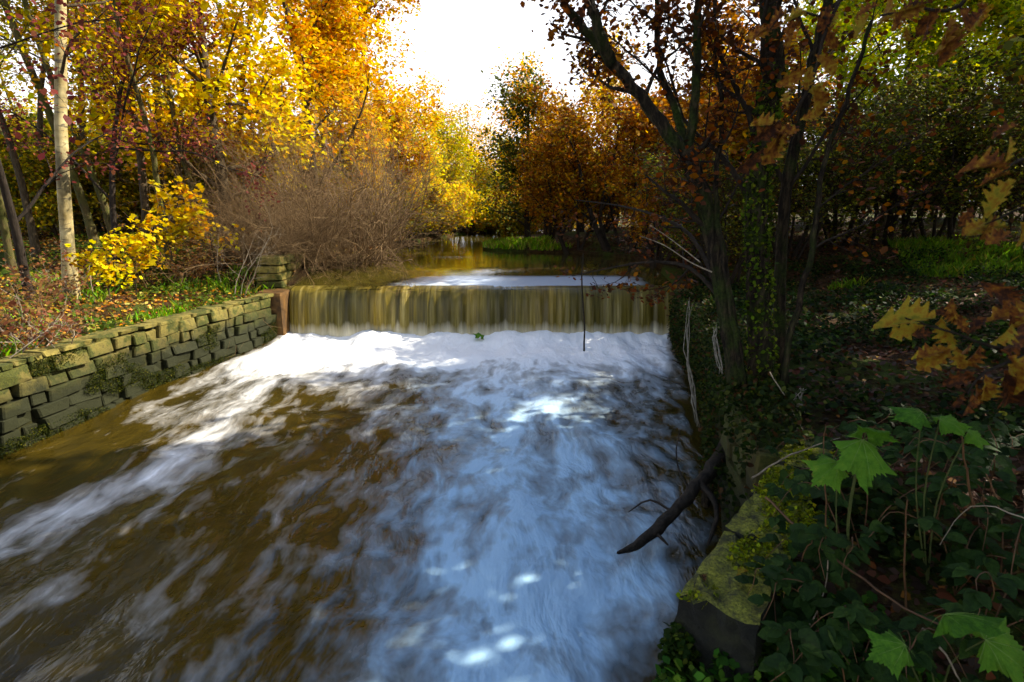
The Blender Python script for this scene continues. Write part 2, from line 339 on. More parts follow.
# ------------------------------------------------------------------ water
YW, ZUP, ZLIP = 11.35, 1.18, .96
def grid(name, xs, ys, zf, mat, extra=None):
    X, Y = np.meshgrid(xs, ys); Z = zf(X, Y); n1, n2 = len(xs), len(ys)
    i = (np.arange(n2-1)[:, None]*n1+np.arange(n1-1)[None]).ravel()
    return tag(link(name, mesh_np(name, np.stack([X, Y, Z], -1).reshape(-1, 3), np.stack([i, i+1, i+n1+1, i+n1], -1), smooth=True, extra=extra(X, Y) if extra else None), mat=mat), kind='structure')
def low_z(x, y):
    s = YW-y; turb = np.exp(-(s/2.4)**2)
    z = (fbm(x*1.5, y*.75, 41)-.47)*(.13+.2*turb) + (fbm(x*4, y*1.6, 47, 3)-.43)*(.05+.08*turb)
    return z + .12*np.exp(-((s-.25)/.45)**2)
def low_foam_sheen(x, y):
    s = YW-y
    near = 1.7*np.exp(-(s/2.7)**2)
    lane_l = .62*np.exp(-((x-np.interp(y, [2, 4.1, 5.3, 8, 10.8], [-4.3, -3.95, -3.55, -3.7, -4.1]))/.42)**2)*sstep(9.5, 6, s)
    lane_l2 = .32*np.exp(-((x+2.9)/.35)**2)*sstep(9.5, 4, s)
    mid = .9*np.exp(-((x-.05-.02*s)/np.interp(s, [0, 4, 9], [2.3, 1.6, 1.15]))**2)  # mid lane paints the sky's blue sheen down the centre
    right = .25*np.exp(-((x-1.5)/.7)**2)*sstep(9, 5, s)
    patch = .55*(fbm(x*1.1+3, y*.55, 77)-.42)
    f = np.maximum.reduce([near, lane_l*sstep(0, 2, s), lane_l2, mid, right])+patch*(1-np.clip(near, 0, 1))+.06
    edge = np.minimum(x-xl(y), xr(y)-x)
    return f*sstep(-.1, .35+.25*(1-np.exp(-(s/3)**2)), edge)
def low_thick(x, y):          # dense white froth near the fall and in the left lane, blue sky reflection painted elsewhere
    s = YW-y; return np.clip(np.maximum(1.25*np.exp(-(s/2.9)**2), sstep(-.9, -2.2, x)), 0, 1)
grid('stream', np.arange(-7, 4.2, .055), np.arange(-4, YW+.1, .07), low_z, M['low'], lambda X, Y: {'foam': low_foam_sheen(X, Y), 'thick': low_thick(X, Y)})
def up_z(x, y):
    d_ = y-YW; base = ZLIP+(ZUP-ZLIP)*(1-(1-np.clip(d_/2.2, 0, 1))**2.0)
    return base+(fbm(x*.8, y*1.2, 61, 3)-.43)*.012
ys_up = np.concatenate([np.arange(YW, 14.5, .1), np.arange(14.5, 40, .6)])
def up_pale(x, y):
    d_ = y-YW; band = sstep(.0, .25, d_)*sstep(1.25, .75, d_)*sstep(-2.9, -1.2, x-.6*(d_-.8))*sstep(3.3, 2.2, x)*.95  # band: sky reflection along the crest, painted as pale colour
    return np.maximum(band, .5*np.exp(-((y-16.2)/.9)**2)*np.exp(-((x+1.6)/1.1)**2))
grid('river', np.arange(-6, 9, .2), ys_up, up_z, M['up'], lambda X, Y: {'foam': up_pale(X, Y)})
xs = np.arange(-4.43, 3.36, .025); prof = [(-.3, .05, .0), (-.15, .036, .05), (-.02, .010, .12), (.05, -.03, .35), (.1, -.09, .6), (.15, -.2, .8), (.19, -.36, 1), (.22, -.55, 1.1), (.25, -.75, 1.2), (.27, -1.08, 1.2)]
prof = smooth_line(prof, 4); V = []
rid = (fbm(xs*5, xs*0, 5)-.45)*.12+(fbm(xs*17, xs*0, 8)-.45)*.05
for dy, dz, k in prof: V.append(np.stack([xs, YW-dy-rid*k*(dy > -.1)-.03*(vnoise(xs*6, xs*0+dz*1.3, 4)-.5)*(dy > .06)+.05*(fbm(xs*1.3, xs*0, 71)-.45), ZLIP+dz+(up_z(xs, xs*0+YW)-ZLIP)*(1-max(dy, 0)/.3)+rid*.25*(dy > -.2)], -1))
V = np.vstack(V); n1 = len(xs); i = (np.arange(len(prof)-1)[:, None]*n1+np.arange(n1-1)[None]).ravel()
tag(link('waterfall', mesh_np('waterfall', V, np.stack([i, i+n1, i+n1+1, i+1], -1), smooth=True), mat=M['fall']), kind='structure')

# ------------------------------------------------------------------ stonework
def box_mesh(name, rng, bev=.08, jit=.05, cuts=0):
    bm = bmesh.new(); bmesh.ops.create_cube(bm, size=1)
    if cuts: bmesh.ops.subdivide_edges(bm, edges=bm.edges[:], cuts=cuts, use_grid_fill=True)
    for v in bm.verts: v.co += Vector(rng.normal(0, jit, 3))
    if bev: bmesh.ops.bevel(bm, geom=bm.edges[:] if not cuts else [e for e in bm.edges if e.calc_face_angle(0) > .8], offset=bev, segments=1, profile=.5, affect='EDGES')
    me = bpy.data.meshes.new(name); bm.to_mesh(me); bm.free(); return me
rng = np.random.default_rng(5)
STONES = {k: [box_mesh('stone', rng, .05, .045) for _ in range(14)] for k in ('stone', 'dark_stone')}
for k, l in STONES.items():
    for me in l: me.materials.append(M[k])
def stone_wall(name, label, path, z0, z1, course, lens, depth, mat, out, rng, top_drop=None):
    "path: (n,2) face line; out: +1 when the river lies on the right of the walking direction"
    P = smooth_line(np.c_[path, np.zeros(len(path))], 8)[:, :2]; S = np.r_[0, np.cumsum(np.linalg.norm(np.diff(P, axis=0), axis=1))]
    at = lambda s: np.array([np.interp(s, S, P[:, 0]), np.interp(s, S, P[:, 1])])
    root = thing(name, label, 'wall', (*P[0], z0)); root.location = (P[0][0], P[0][1], 0)
    z = z0; row = 0
    while z < z1-.04:
        h = min(course*rng.uniform(.85, 1.18), z1-z+.02); s = -rng.uniform(0, .2)
        while s < S[-1]:
            L = rng.uniform(*lens)*(1.15 if h > course else 1)
            c = at(min(s+L/2, S[-1])); d = at(min(s+L/2+.1, S[-1]))-at(max(s+L/2-.1, 0)); d /= np.linalg.norm(d)
            nrm = np.array([d[1], -d[0]])*out; prot = rng.uniform(-.015, .03)
            o = link('stone', STONES[mat][rng.integers(14)], root)
            hs = rng.uniform(.9, 1.08); o.scale = (L-.02-.03*rng.random(), depth, h*hs-.012); prot = prot*1.6
            q = c-nrm*(depth/2-prot)-P[0]; o.location = (q[0], q[1], z+h/2+rng.normal(0, .006))
            o.rotation_euler = (rng.normal(0, .025), rng.normal(0, .022), math.atan2(d[1], d[0])+rng.normal(0, .03))
            s += L
        z += h; row += 1
    # the dark joint filling behind the stone faces
    n = len(P); D = np.gradient(P, axis=0); D /= np.linalg.norm(D, axis=1, keepdims=True); N = np.stack([D[:, 1], -D[:, 0]], -1)*out
    ring = lambda k, zz: np.c_[P-N*k-P[0], np.full(n, zz)]
    V = np.vstack([ring(.05, z0-.5), ring(.05, z1-.03), ring(.42, z1-.03), ring(.42, z0-.5)]); F = []
    for a, b in ((0, 1), (1, 2), (2, 3)):
        for i in range(n-1): F.append((a*n+i, a*n+i+1, b*n+i+1, b*n+i))
    link('joint_filling', mesh_np('joint_filling', V, F), root, M['core']); return root
yy = np.linspace(4.2, 10.78, 9)
left_wall = stone_wall('stone_wall', 'sunlit mossy dry stone wall along the left bank of the stream', np.c_[xl(yy), yy], -.22, .93, .148, (.17, .42), .3, 'stone', 1, np.random.default_rng(8))
yy = np.linspace(3.6, 11.2, 9)
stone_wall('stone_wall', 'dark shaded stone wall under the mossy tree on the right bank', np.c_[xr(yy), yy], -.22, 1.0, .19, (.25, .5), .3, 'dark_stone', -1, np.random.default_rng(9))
# abutment left of the weir
ab = thing('weir_abutment', 'rust stained concrete abutment with mossy stones on top at the left end of the weir', 'abutment', (-4.85, 11.5, 0))
me = box_mesh('stained_face', rng, .03, .012); me.materials.append(M['rust']); o = link('stained_face', me, ab); o.scale = (.5, .95, 1.5); o.location = (.145, -.14, .23)
z = .98; rg = np.random.default_rng(3)
for r in range(4):
    h = rg.uniform(.14, .18); y = -.12
    while y < 1.9:
        L = rg.uniform(.28, .5); o = link('stone', STONES['stone'][rg.integers(12)], ab); o.scale = (.5, L-.02, h-.018); o.location = (rg.uniform(-.04, .04)-.03, y+L/2, z+h/2); o.rotation_euler[2] = rg.normal(0, .04); y += L
    z += h
wr = thing('weir', 'concrete weir sill under the falling water', 'weir', (-.6, 12.3, 0))
me = box_mesh('sill', rng, .01, 0); me.materials.append(M['concrete']); o = link('sill', me, wr); o.scale = (7.9, 1.6, 1.55); o.location = (0, .0, .1)
# mossy coping blocks on the near right bank
cp = thing('coping', 'moss covered stone coping on the near right bank above the water', 'coping', (1.0, 2.4, 0))
C0, C1 = np.array([.69, 2.06]), np.array([1.98, 3.72]); d = (C1-C0)/np.linalg.norm(C1-C0); nrm = np.array([d[1], -d[0]]); Lt = np.linalg.norm(C1-C0); s = 0; d_c, n_c = d, nrm
for L, wd, h in ((.62, .31, .42), (.5, .27, .36), (.48, .28, .34), (.5, .26, .34)):
    me = box_mesh('coping_block', rg, .0, .02, 7); me.materials.append(M['cope']); o = link('coping_block', me, cp)
    c = C0+d*(s+L/2)+nrm*(wd/2)-np.array([1.0, 2.4]); o.scale = (L-.015, wd, h); o.location = (c[0], c[1], 1.02-h/2+rg.normal(0, .008)); o.rotation_euler = (rg.normal(0, .02), rg.normal(0, .02), math.atan2(d[1], d[0])+rg.normal(0, .03)); s += L
for k in range(3):                      # rough courses under the coping
    s = .05
    while s < Lt-.1:
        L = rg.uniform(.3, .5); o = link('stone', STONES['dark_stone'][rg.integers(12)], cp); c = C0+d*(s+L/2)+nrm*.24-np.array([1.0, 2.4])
        o.scale = (L-.02, .34, .24); o.location = (c[0], c[1], .5-k*.25); o.rotation_euler[2] = math.atan2(d[1], d[0])+rg.normal(0, .04); s += L

# ------------------------------------------------------------------ trees
UPV = np.array([0, 0, 1.])
def unit(v): return v/(np.linalg.norm(v)+1e-9)
def perp(rng, d):
    a = rng.normal(0, 1, 3); a -= d*a.dot(d); return unit(a)
class Plant:
    def __init__(s, rng): s.rng = rng; s.lv = {}; s.tips = []
    def limb(s, p, d, L, r, level, spec, pts=None):
        rng = s.rng; sp = spec[level]; n = sp.get('n', 6)
        if pts is None:
            P = [np.array(p, float)]; d = unit(d)
            for i in range(n):
                d = unit(d+rng.normal(0, sp.get('wander', .18), 3)+UPV*sp.get('up', .05)); P.append(P[-1]+d*L/n)
            P = np.array(P)
        else: P = np.asarray(pts, float); n = len(P)-1; L = np.linalg.norm(np.diff(P, axis=0), axis=1).sum()
        R = r*(1-(1-sp.get('taper', .25))*np.linspace(0, 1, n+1)**sp.get('tp', 1))
        if level == 0 and pts is None: R[0] *= sp.get('flare', 1.35)
        s.lv.setdefault((level, n), []).append((P, R))
        if level+1 < len(spec):
            k = sp['kids']; k = int(rng.integers(k[0], k[1]+1)); t0 = sp.get('t0', .3)
            for j in range(k):
                t = t0+(1-t0)*(j+rng.random())/k; q = t*n; i = min(int(q), n-1); f = q-i
                pos = P[i]*(1-f)+P[i+1]*f; ax = unit(P[i+1]-P[i]); a = math.radians(rng.normal(sp.get('ang', 55), 12))
                dd = ax*math.cos(a)+perp(rng, ax)*math.sin(a); dd = unit(dd+np.array(sp.get('lean', (0, 0, 0))))
                Lc = L*sp.get('ratio', .5)*rng.uniform(.6, 1.2)*(1-sp.get('fall', .5)*t)
                rc = min((R[i]*(1-f)+R[i+1]*f)*sp.get('rr', .55), r*.7)
                s.limb(pos, dd, Lc, max(rc, .0022), level+1, spec)
        if sp.get('leaves'):
            m = sp['leaves']; tt = rng.uniform(.15, 1.0, m)*n; ii = np.minimum(tt.astype(int), n-1); ff = (tt-ii)[:, None]
            s.tips.append(P[ii]*(1-ff)+P[ii+1]*ff+rng.normal(0, sp.get('spread', .12), (m, 3)))
    def wood(s, levels, sides, name):
        mb = MB()
        for (lv, n), L in s.lv.items():
            if lv in levels: mb.add(*tubes(np.array([q[0] for q in L]), np.array([q[1] for q in L]), sides.get(lv, 3), sides.get('ridge', 0) if lv == 0 else 0, s.rng))
        return mb.mesh(name)
def make_tree(name, label, cat, seed, spec, L, r, bark, pal=None, wts=None, leaf=.1, shape='oval', loc=(0, 0, 0), group=None, d=(0, 0, 1), stems=1, spread=0, mat='leaf', twig=None, keep=None, stem_r=.05, cut=None, lsig=.25, rz=0, s=1, name_b='branches'):
    rng = np.random.default_rng(seed); pl = Plant(rng)
    for q in range(stems):
        a = rng.uniform(0, 2*math.pi); off = np.array([math.cos(a), math.sin(a), 0])*stem_r*math.sqrt(rng.random())*(stems > 1)
        dd = np.array(d, float)+spread*np.array([math.cos(a), math.sin(a), 0])*rng.uniform(.3, 1.1)
        pl.limb(off-UPV*.15, dd, L*rng.uniform(.8, 1.1) if stems > 1 else L, r*(rng.uniform(.6, 1.1) if stems > 1 else 1), 0, spec)
    return finish_plant(pl, name, label, cat, bark, pal, wts, leaf, shape, loc, group, mat, twig, cut, lsig, rz, s)
def finish_plant(pl, name, label, cat, bark, pal, wts, leaf, shape, loc, group, mat='leaf', twig=None, cut=None, lsig=.25, rz=0, s=1, sides=None):
    rng = pl.rng; root = thing(name, label, cat, loc, group, rz, s); sides = sides or {0: 9, 1: 6, 2: 4}
    link('trunk', pl.wood((0,), sides, 'trunk'), root, M[bark])
    if any(k[0] > 0 for k in pl.lv): link('branches', pl.wood((1, 2, 3, 4), sides, 'branches'), root, M[twig or bark])
    if pal and pl.tips:
        P = np.vstack(pl.tips)
        if cut is not None: P = P[cut(P)]
        n = len(P); c = pick_cols(rng, n, pal, wts)
        # each spray of leaves has turned by its own amount
        cl = fbm(P[:, 0]*.9+P[:, 2]*.7, P[:, 1]*.9-P[:, 2]*.5, 21, 3)[:, None]; c = np.clip(c*(.62+.8*cl), 0, .85)
        tag(link('crown', leaf_mesh('crown', rng, P, leaf*np.exp(rng.normal(0, lsig, n)), c, shape), root, M[mat]), kind='stuff')
    return root
def copy_tree(src, label, loc, rz=0, s=1, group=None, sz=None, tilt=0):
    r = src.copy(); COL.objects.link(r); r.location = loc; r.rotation_euler = (tilt, 0, rz); r.scale = (s, s, sz or s); r['label'] = label
    if group: r['group'] = group
    for ch in src.children:
        c = ch.copy(); COL.objects.link(c); c.parent = r
    return r
def place(px, Y, dz=-.05):
    x = pt(px, 250, Y)[0]; return (x, Y, gz(x, Y)+dz)
GOLD = [(.78, .47, .010), (.84, .58, .016), (.74, .32, .010), (.55, .46, .02), (.32, .13, .012)]
OLIVE = [(.36, .30, .02), (.52, .40, .02), (.14, .15, .015), (.22, .10, .02), (.5, .32, .02)]
RUST = [(.36, .13, .015), (.24, .075, .015), (.52, .26, .02), (.14, .06, .018), (.36, .27, .025)]
LIME = [(.42, .48, .02), (.58, .54, .03), (.22, .32, .015), (.6, .42, .02)]
PURP = [(.15, .045, .032), (.22, .075, .045), (.10, .035, .025), (.28, .12, .05)]
S_MAPLE = [dict(n=9, wander=.06, up=.03, kids=(17, 20), t0=.14, ang=58, ratio=.46, fall=.55, rr=.45, taper=.2), dict(n=7, wander=.16, up=.06, kids=(8, 10), t0=.2, ang=48, ratio=.5, fall=.45, rr=.5), dict(n=5, wander=.22, up=.02, kids=(4, 6), t0=.2, ang=45, ratio=.55, rr=.5, leaves=13, spread=.18), dict(n=4, wander=.25, up=-.03, leaves=18, spread=.17)]
S_SLIM = [dict(n=10, wander=.045, up=.02, kids=(11, 14), t0=.38, ang=50, ratio=.24, fall=.5, rr=.4, taper=.3), dict(n=6, wander=.16, up=.05, kids=(6, 8), t0=.2, ang=48, ratio=.5, rr=.5, leaves=8, spread=.2), dict(n=4, wander=.22, up=.0, leaves=15, spread=.2)]
S_BIRCH = [dict(n=12, wander=.02, up=.0, kids=(12, 15), t0=.3, ang=42, ratio=.22, fall=.45, rr=.32, taper=.35), dict(n=7, wander=.14, up=.02, kids=(7, 9), t0=.15, ang=42, ratio=.55, rr=.5), dict(n=5, wander=.2, up=-.1, leaves=12, spread=.12)]
S_THICK = [dict(n=8, wander=.13, up=.06, kids=(6, 8), t0=.25, ang=50, ratio=.55, fall=.4, rr=.5, taper=.2), dict(n=6, wander=.2, up=.03, kids=(6, 8), t0=.15, ang=50, ratio=.5, rr=.5), dict(n=5, wander=.25, up=.0, kids=(3, 4), t0=.2, ang=50, ratio=.6, rr=.5, leaves=7, spread=.15), dict(n=3, wander=.25, leaves=9, spread=.13)]
S_BUSH = [dict(n=8, wander=.19, up=-.05, kids=(9, 12), t0=.12, ang=38, ratio=.5, fall=.3, rr=.5, taper=.15), dict(n=5, wander=.26, up=.0, kids=(6, 8), t0=.1, ang=48, ratio=.5, rr=.6, taper=.3), dict(n=4, wander=.3, up=0)]
S_POPLAR = [dict(n=12, wander=.03, up=.02, kids=(36, 40), t0=.1, ang=24, ratio=.3, fall=.45, rr=.3, taper=.2), dict(n=6, wander=.1, up=.16, kids=(9, 12), t0=.1, ang=30, ratio=.45, rr=.5), dict(n=4, wander=.16, up=.1, leaves=0, spread=.1)]
S_FAR = [dict(n=8, wander=.06, up=.03, kids=(18, 21), t0=.06, ang=58, ratio=.44, fall=.5, rr=.4, taper=.2), dict(n=5, wander=.18, up=.06, kids=(7, 9), t0=.15, ang=48, ratio=.5, rr=.5, leaves=10, spread=.3), dict(n=4, wander=.25, leaves=34, spread=.32)]

# left bank ---------------------------------------------------------------
maple = make_tree('maple_tree', 'golden yellow maple in full autumn leaf standing left of the bare brown bush', 'tree', 11, S_MAPLE, 9.5, .15, 'bark', GOLD, [4, 3, 2, 2, .6], .10, 'maple', place(232, 13.6), 'golden trees on the left bank')
copy_tree(maple, 'tall golden orange tree rising directly behind the bare brown bush', place(318, 18.5), 2.1, 1.05, 'golden trees on the left bank')
copy_tree(maple, 'yellow tree with its crown cut by the top edge above the thin trunks', place(170, 17), 4.0, 1.1, 'golden trees on the left bank')
copy_tree(maple, 'bright amber tree beside the open sky, right of the purple twiggy poplar', place(366, 23.5), 5.2, 1.1, 'golden trees on the left bank', 1.12)
S_SAP = [dict(n=7, wander=.09, up=.02, kids=(9, 11), t0=.2, ang=60, ratio=.5, fall=.4, rr=.5, taper=.2), dict(n=5, wander=.18, up=.0, kids=(3, 4), t0=.3, ang=45, ratio=.5, rr=.6, leaves=8, spread=.07), dict(n=3, wander=.2, leaves=9, spread=.07)]
sap = make_tree('maple_sapling', 'small yellow maple sapling on the wall-side bank in front of the thin trunks', 'sapling', 12, S_SAP, 1.5, .015, 'bark', GOLD, [4, 3, 1, 3, .6], .085, 'maple', place(128, 10.6), 'golden saplings')
copy_tree(sap, 'low yellow maple sapling left of the bare brown bush, above the end of the wall', place(215, 12.2), 3.3, 1.15, 'golden saplings')
copy_tree(sap, 'yellow sapling just right of the pale birch', place(100, 9.4), 5.1, .8, 'golden saplings')
copy_tree(sap, 'yellow sapling between the two other low saplings', place(172, 11.6), 1.4, 1.25, 'golden saplings')
copy_tree(maple, 'small golden tree leaning over the river just beyond the bare brown bush', (-5.0, 19.6, 1.5), 2.2, .42, 'golden saplings')
copy_tree(maple, 'small golden tree at the river bend, right of the bare brown bush', (-4.7, 23.4, 1.5), .5, .5, 'golden saplings')
birch = make_tree('birch_tree', 'pale barked birch trunk rising at the left above the stone wall', 'tree', 14, S_BIRCH, 12, .105, 'birch', GOLD, [3, 3, 1, 2, 1], .06, 'diamond', place(62, 9.6), d=(.17, 0, 1), twig='bark')
slim = make_tree('woodland_tree', 'slim brown trunk just right of the pale birch', 'tree', 17, S_SLIM, 10, .085, 'olive_bark', OLIVE, [3, 3, 2, 1, 1], .085, 'oval', place(98, 12.5), 'slim trees of the left wood')
slim2 = make_tree('woodland_tree', 'slim leaning trunk with yellow leaves between birch and golden maple', 'tree', 27, S_SLIM, 11, .10, 'bark', OLIVE+GOLD[:2], [2, 3, 1, 1, 2, 2, 2], .09, 'oval', place(150, 14.5), 'slim trees of the left wood', d=(.06, 0, 1))
rg = random.Random(4)
spots = [(8, 10.5, 'dark slim trunk at the far left edge of the picture'), (36, 12.0, 'slim trunk close left of the pale birch'), (118, 14.8, 'slim trunk behind the small yellow sapling'), (135, 17.2, 'farther slim trunk to the right of the small yellow sapling'), (168, 12.4, 'slim olive trunk below the yellow crown, right of the leaning trunk'), (186, 16.5, 'slim trunk under the golden crown, left of the low sapling'), (205, 14.4, 'slim trunk directly behind the low yellow sapling'), (250, 19, 'slim trunk showing above the left end of the bare brown bush'), (20, 15.5, 'slim trunk deep in the wood between left edge and birch'), (55, 18, 'slim trunk nearly hidden behind the pale birch'), (85, 20.5, 'distant slim trunk in the gap just right of the birch'), (108, 23, None), (150, 22, None), (190, 24, None), (-20, 20, None), (5, 25, None), (60, 27, None), (130, 28, None), (225, 26, None), (275, 28, None), (-60, 13, None), (-90, 19, None), (45, 23, None), (75, 15.2, 'slim trunk in the gap right of the pale birch'), (30, 20, None), (100, 18, None)]
for k, (px, Yd, lab) in enumerate(spots):
    copy_tree((slim, slim2)[k % 2], lab or 'one of the many slim trunks deeper in the left wood', place(px, Yd), rg.uniform(0, 6.28), rg.uniform(.75, 1.15), 'slim trees of the left wood', None, rg.uniform(-.05, .05))
purple = make_tree('shrub_tree', 'small tree with dull red-brown leaves on long spreading twigs at the upper left', 'tree', 33, [dict(n=8, wander=.1, up=.04, kids=(10, 12), t0=.25, ang=68, ratio=.62, fall=.4, rr=.5, taper=.2), dict(n=7, wander=.14, up=.0, kids=(7, 9), t0=.2, ang=42, ratio=.45, rr=.5), dict(n=5, wander=.2, up=0, kids=(2, 3), t0=.3, ratio=.6, leaves=14, spread=.10), dict(n=3, wander=.2, leaves=12, spread=.09)], 5.6, .07, 'dark_bark', PURP, [3, 3, 2, 1], .065, 'oval', place(22, 8.8), d=(.12, -.05, 1))
copy_tree(purple, 'second red-brown leaved small tree whose branches cross the pale birch', place(112, 11.4), 2.6, 1.0, None, 1.15)
bush = make_tree('bare_bush', 'large rounded brown bush of bare twigs hanging over the river left of the weir', 'bush', 41, S_BUSH, 3.5, .022, 'twig', None, None, .05, 'oval', (-4.45, 14.2, 1.15), stems=150, spread=.62, stem_r=1.25, twig='twig')
copy_tree(bush, 'lower skirt of brown twigs drooping to the water beside the abutment', (-5.1, 12.9, 1.15), 2.0, .55)
poplar = make_tree('bare_poplar', 'tall narrow bare poplar with purple-brown twigs behind the golden trees', 'tree', 44, S_POPLAR, 15, .17, 'purple_twig', loc=place(330, 26))
scrub = make_tree('scrub_bush', 'low olive and yellow scrub between the slim trunks of the left wood', 'bush', 46, S_THICK, 2.6, .04, 'bark', OLIVE+[(.08, .09, .012)], [3, 2, 2, 1, 1, 2], .10, 'oval', place(100, 17.5), 'scrub of the left wood', stems=6, spread=.7, stem_r=.5)
for px, Yd, s_, lab in [(20, 19, 1.1, 'olive scrub deep between the left edge and the birch'), (60, 16, .9, 'olive scrub right behind the pale birch'), (150, 20, 1.15, 'olive scrub behind the yellow saplings'), (200, 19, 1.1, 'olive scrub under the golden maple crown'), (245, 22, 1.2, 'olive scrub just left of the bare brown bush'), (-20, 16, 1.1, None), (20, 26, 1.6, None), (90, 26, 1.6, None), (160, 28, 1.7, None), (220, 29, 1.7, None), (280, 30, 1.7, None), (-50, 27, 1.7, None), (330, 33, 1.7, None), (375, 36, 1.6, None)]:
    copy_tree(scrub, lab or 'one of the far scrub bushes closing the back of the left wood', place(px, Yd), rg.uniform(0, 6.28), s_, 'scrub of the left wood')
# far end of the river ------------------------------------------------------
far = make_tree('far_tree', 'orange tree at the far end of the river under the open sky', 'tree', 51, S_FAR, 8.5, .14, 'bark', [(.8, .36, .02), (.85, .50, .02), (.6, .24, .02), (.65, .5, .03)], [3, 4, 1, 2], .15, 'diamond', place(430, 42), 'trees at the far end of the river')
farg = make_tree('far_tree', 'yellow-green bushy tree overhanging the far bend of the river', 'tree', 52, S_FAR, 5.2, .12, 'bark', [(.75, .58, .02), (.5, .5, .025), (.8, .5, .02), (.3, .34, .02)], [3, 3, 2, 1], .13, 'diamond', place(448, 30), 'trees at the far end of the river')
for px, Yd, s_, src, lab in [(400, 33, 1.05, far, 'orange-gold tree sloping down toward the sky gap'), (468, 50, .95, far, 'distant orange tree beside the thin far birch'), (492, 58, .9, far, 'hazy orange tree lowest in the sky gap'), (420, 27, .85, farg, 'low yellow bush at the river bend beyond the bare brown bush'), (474, 33, .75, farg, 'bright yellow low bush right at the end of the river'), (500, 38, .9, farg, 'yellow bush behind the grassy point'), (412, 24.5, .55, farg, 'low yellow-green bush dipping to the water beside the bare brown bush'), (440, 33, .7, farg, 'yellow bush closing the river bend'), (535, 32, 1.0, far, 'orange tree glimpsed behind the dark green tree'), (610, 34, 1.1, far, 'orange tree glimpsed behind the rust-brown trees'), (445, 62, 1.1, far, None), (520, 60, 1.0, far, None), (380, 48, 1.15, far, None), (350, 40, 1.2, far, None), (560, 48, 1.0, far, None), (300, 45, 1.2, far, None), (250, 42, 1.2, farg, None), (180, 40, 1.3, farg, None), (110, 42, 1.3, farg, None), (40, 40, 1.3, farg, None), (-30, 42, 1.4, far, None)]:
    copy_tree(src, lab or 'one of the hazy trees forming the distant tree line', place(px, Yd), rg.uniform(0, 6.28), s_, 'trees at the far end of the river')
copy_tree(birch, 'thin distant pale birch in front of the orange trees in the sky gap', place(466, 40), 1.2, .62)
for px, Yd, s_, lab in [(392, 21, .6, 'low scrub at the water line right behind the bare brown bush'), (402, 24.5, .8, 'scrub overhanging the water on the far left bank'), (405, 29, 1.0, 'yellow-olive scrub at the river bend under the golden trees'), (430, 36, 1.2, 'scrub at the far end of the river, left of centre'), (455, 35, 1.1, 'scrub at the far end of the river in the middle'), (482, 37, 1.2, 'scrub at the far end of the river behind the grassy point'), (508, 30, 1.0, 'scrub behind the dark green tree'), (535, 29, 1.1, 'scrub between the dark green tree and the rusty trees'), (570, 28, 1.2, 'scrub behind the rusty bushes upstream'), (610, 28, 1.2, 'scrub under the rusty trees, right of the grassy point'), (650, 27, 1.3, 'scrub seen under the leaning rusty tree')]:
    copy_tree(scrub, lab, place(px, Yd), rg.uniform(0, 6.28), s_, 'scrub at the far end of the river')
gbush = make_tree('gold_bush', 'bright yellow bush hanging over the water at the far left bend', 'bush', 56, S_THICK, 2.4, .04, 'bark', GOLD[:4]+LIME[:2], [3, 3, 1, 2, 2, 2], .11, 'oval', (-3.9, 25.6, 1.35), 'yellow bushes at the river bend', stems=8, spread=.8, stem_r=.6)
for x, y, s_, lab in [(-3.5, 27.6, .9, 'yellow bush next to the far left bend, second from the bare brown bush'), (-2.5, 29.6, .95, 'yellow bush at the very end of the visible river'), (-1.2, 32, 1.0, 'yellow bush behind the end of the grassy point'), (-4.9, 22.6, .8, 'yellow bush closest behind the bare brown bush'), (.4, 34.5, 1.1, 'yellow bush farthest right at the river bend'), (-5.5, 30, 1.3, 'tall yellow bush above the far left bend')]:
    copy_tree(gbush, lab, (x, y, 1.3), rg.uniform(0, 6.28), s_, 'yellow bushes at the river bend')
# right bank ------------------------------------------------------------------
rust = make_tree('rusty_tree', 'bushy tree with rust-brown leaves leaning over the river above the grassy point', 'tree', 61, S_THICK, 4.6, .09, 'dark_bark', RUST, [4, 3, 3, 2, 2], .10, 'oval', place(622, 17.0), 'rust-brown trees on the right bank', stems=5, spread=.45, stem_r=.4, d=(-.08, 0, 1))
copy_tree(rust, 'rust-brown bushy tree behind the forked dark trunk', place(700, 14.5), 2.0, 1.05, 'rust-brown trees on the right bank')
copy_tree(rust, 'rust-brown bush at the water line just right of the grassy point', place(575, 17.6), .7, .75, 'rust-brown trees on the right bank')
copy_tree(rust, 'brown bush filling the bank behind the grassy point, left of the leaning tree', place(548, 21), 5.0, .95, 'rust-brown trees on the right bank')
copy_tree(rust, 'dense rusty bush between the leaning tree and the forked trunk', place(660, 16.2), 3.8, .9, 'rust-brown trees on the right bank')
copy_tree(rust, 'low rust-leaved bush hanging over the shaded water by the weir', place(655, 13.4), 4.2, .52, 'rust-brown trees on the right bank')
copy_tree(rust, 'tall rust-brown tree whose top shows between the mossy trunks', place(745, 19), 1.2, 1.45, 'rust-brown trees on the right bank')
copy_tree(rust, 'rusty tree behind the leaning bush, highest against the sky', place(590, 23), 3.2, 1.25, 'rust-brown trees on the right bank')
ivy = make_tree('dark_tree', 'dark green tree at the edge of the sky gap behind the grassy point', 'tree', 66, S_FAR, 5.6, .12, 'dark_bark', [(.05, .075, .01), (.09, .11, .015), (.16, .15, .02)], [3, 3, 1], .12, 'diamond', place(528, 23))
lime = make_tree('lime_tree', 'yellow-green backlit tree filling the upper right corner', 'tree', 71, S_MAPLE, 8.5, .13, 'bark', LIME, [4, 3, 3, 1], .12, 'oval', place(985, 16), 'yellow-green trees at the upper right')
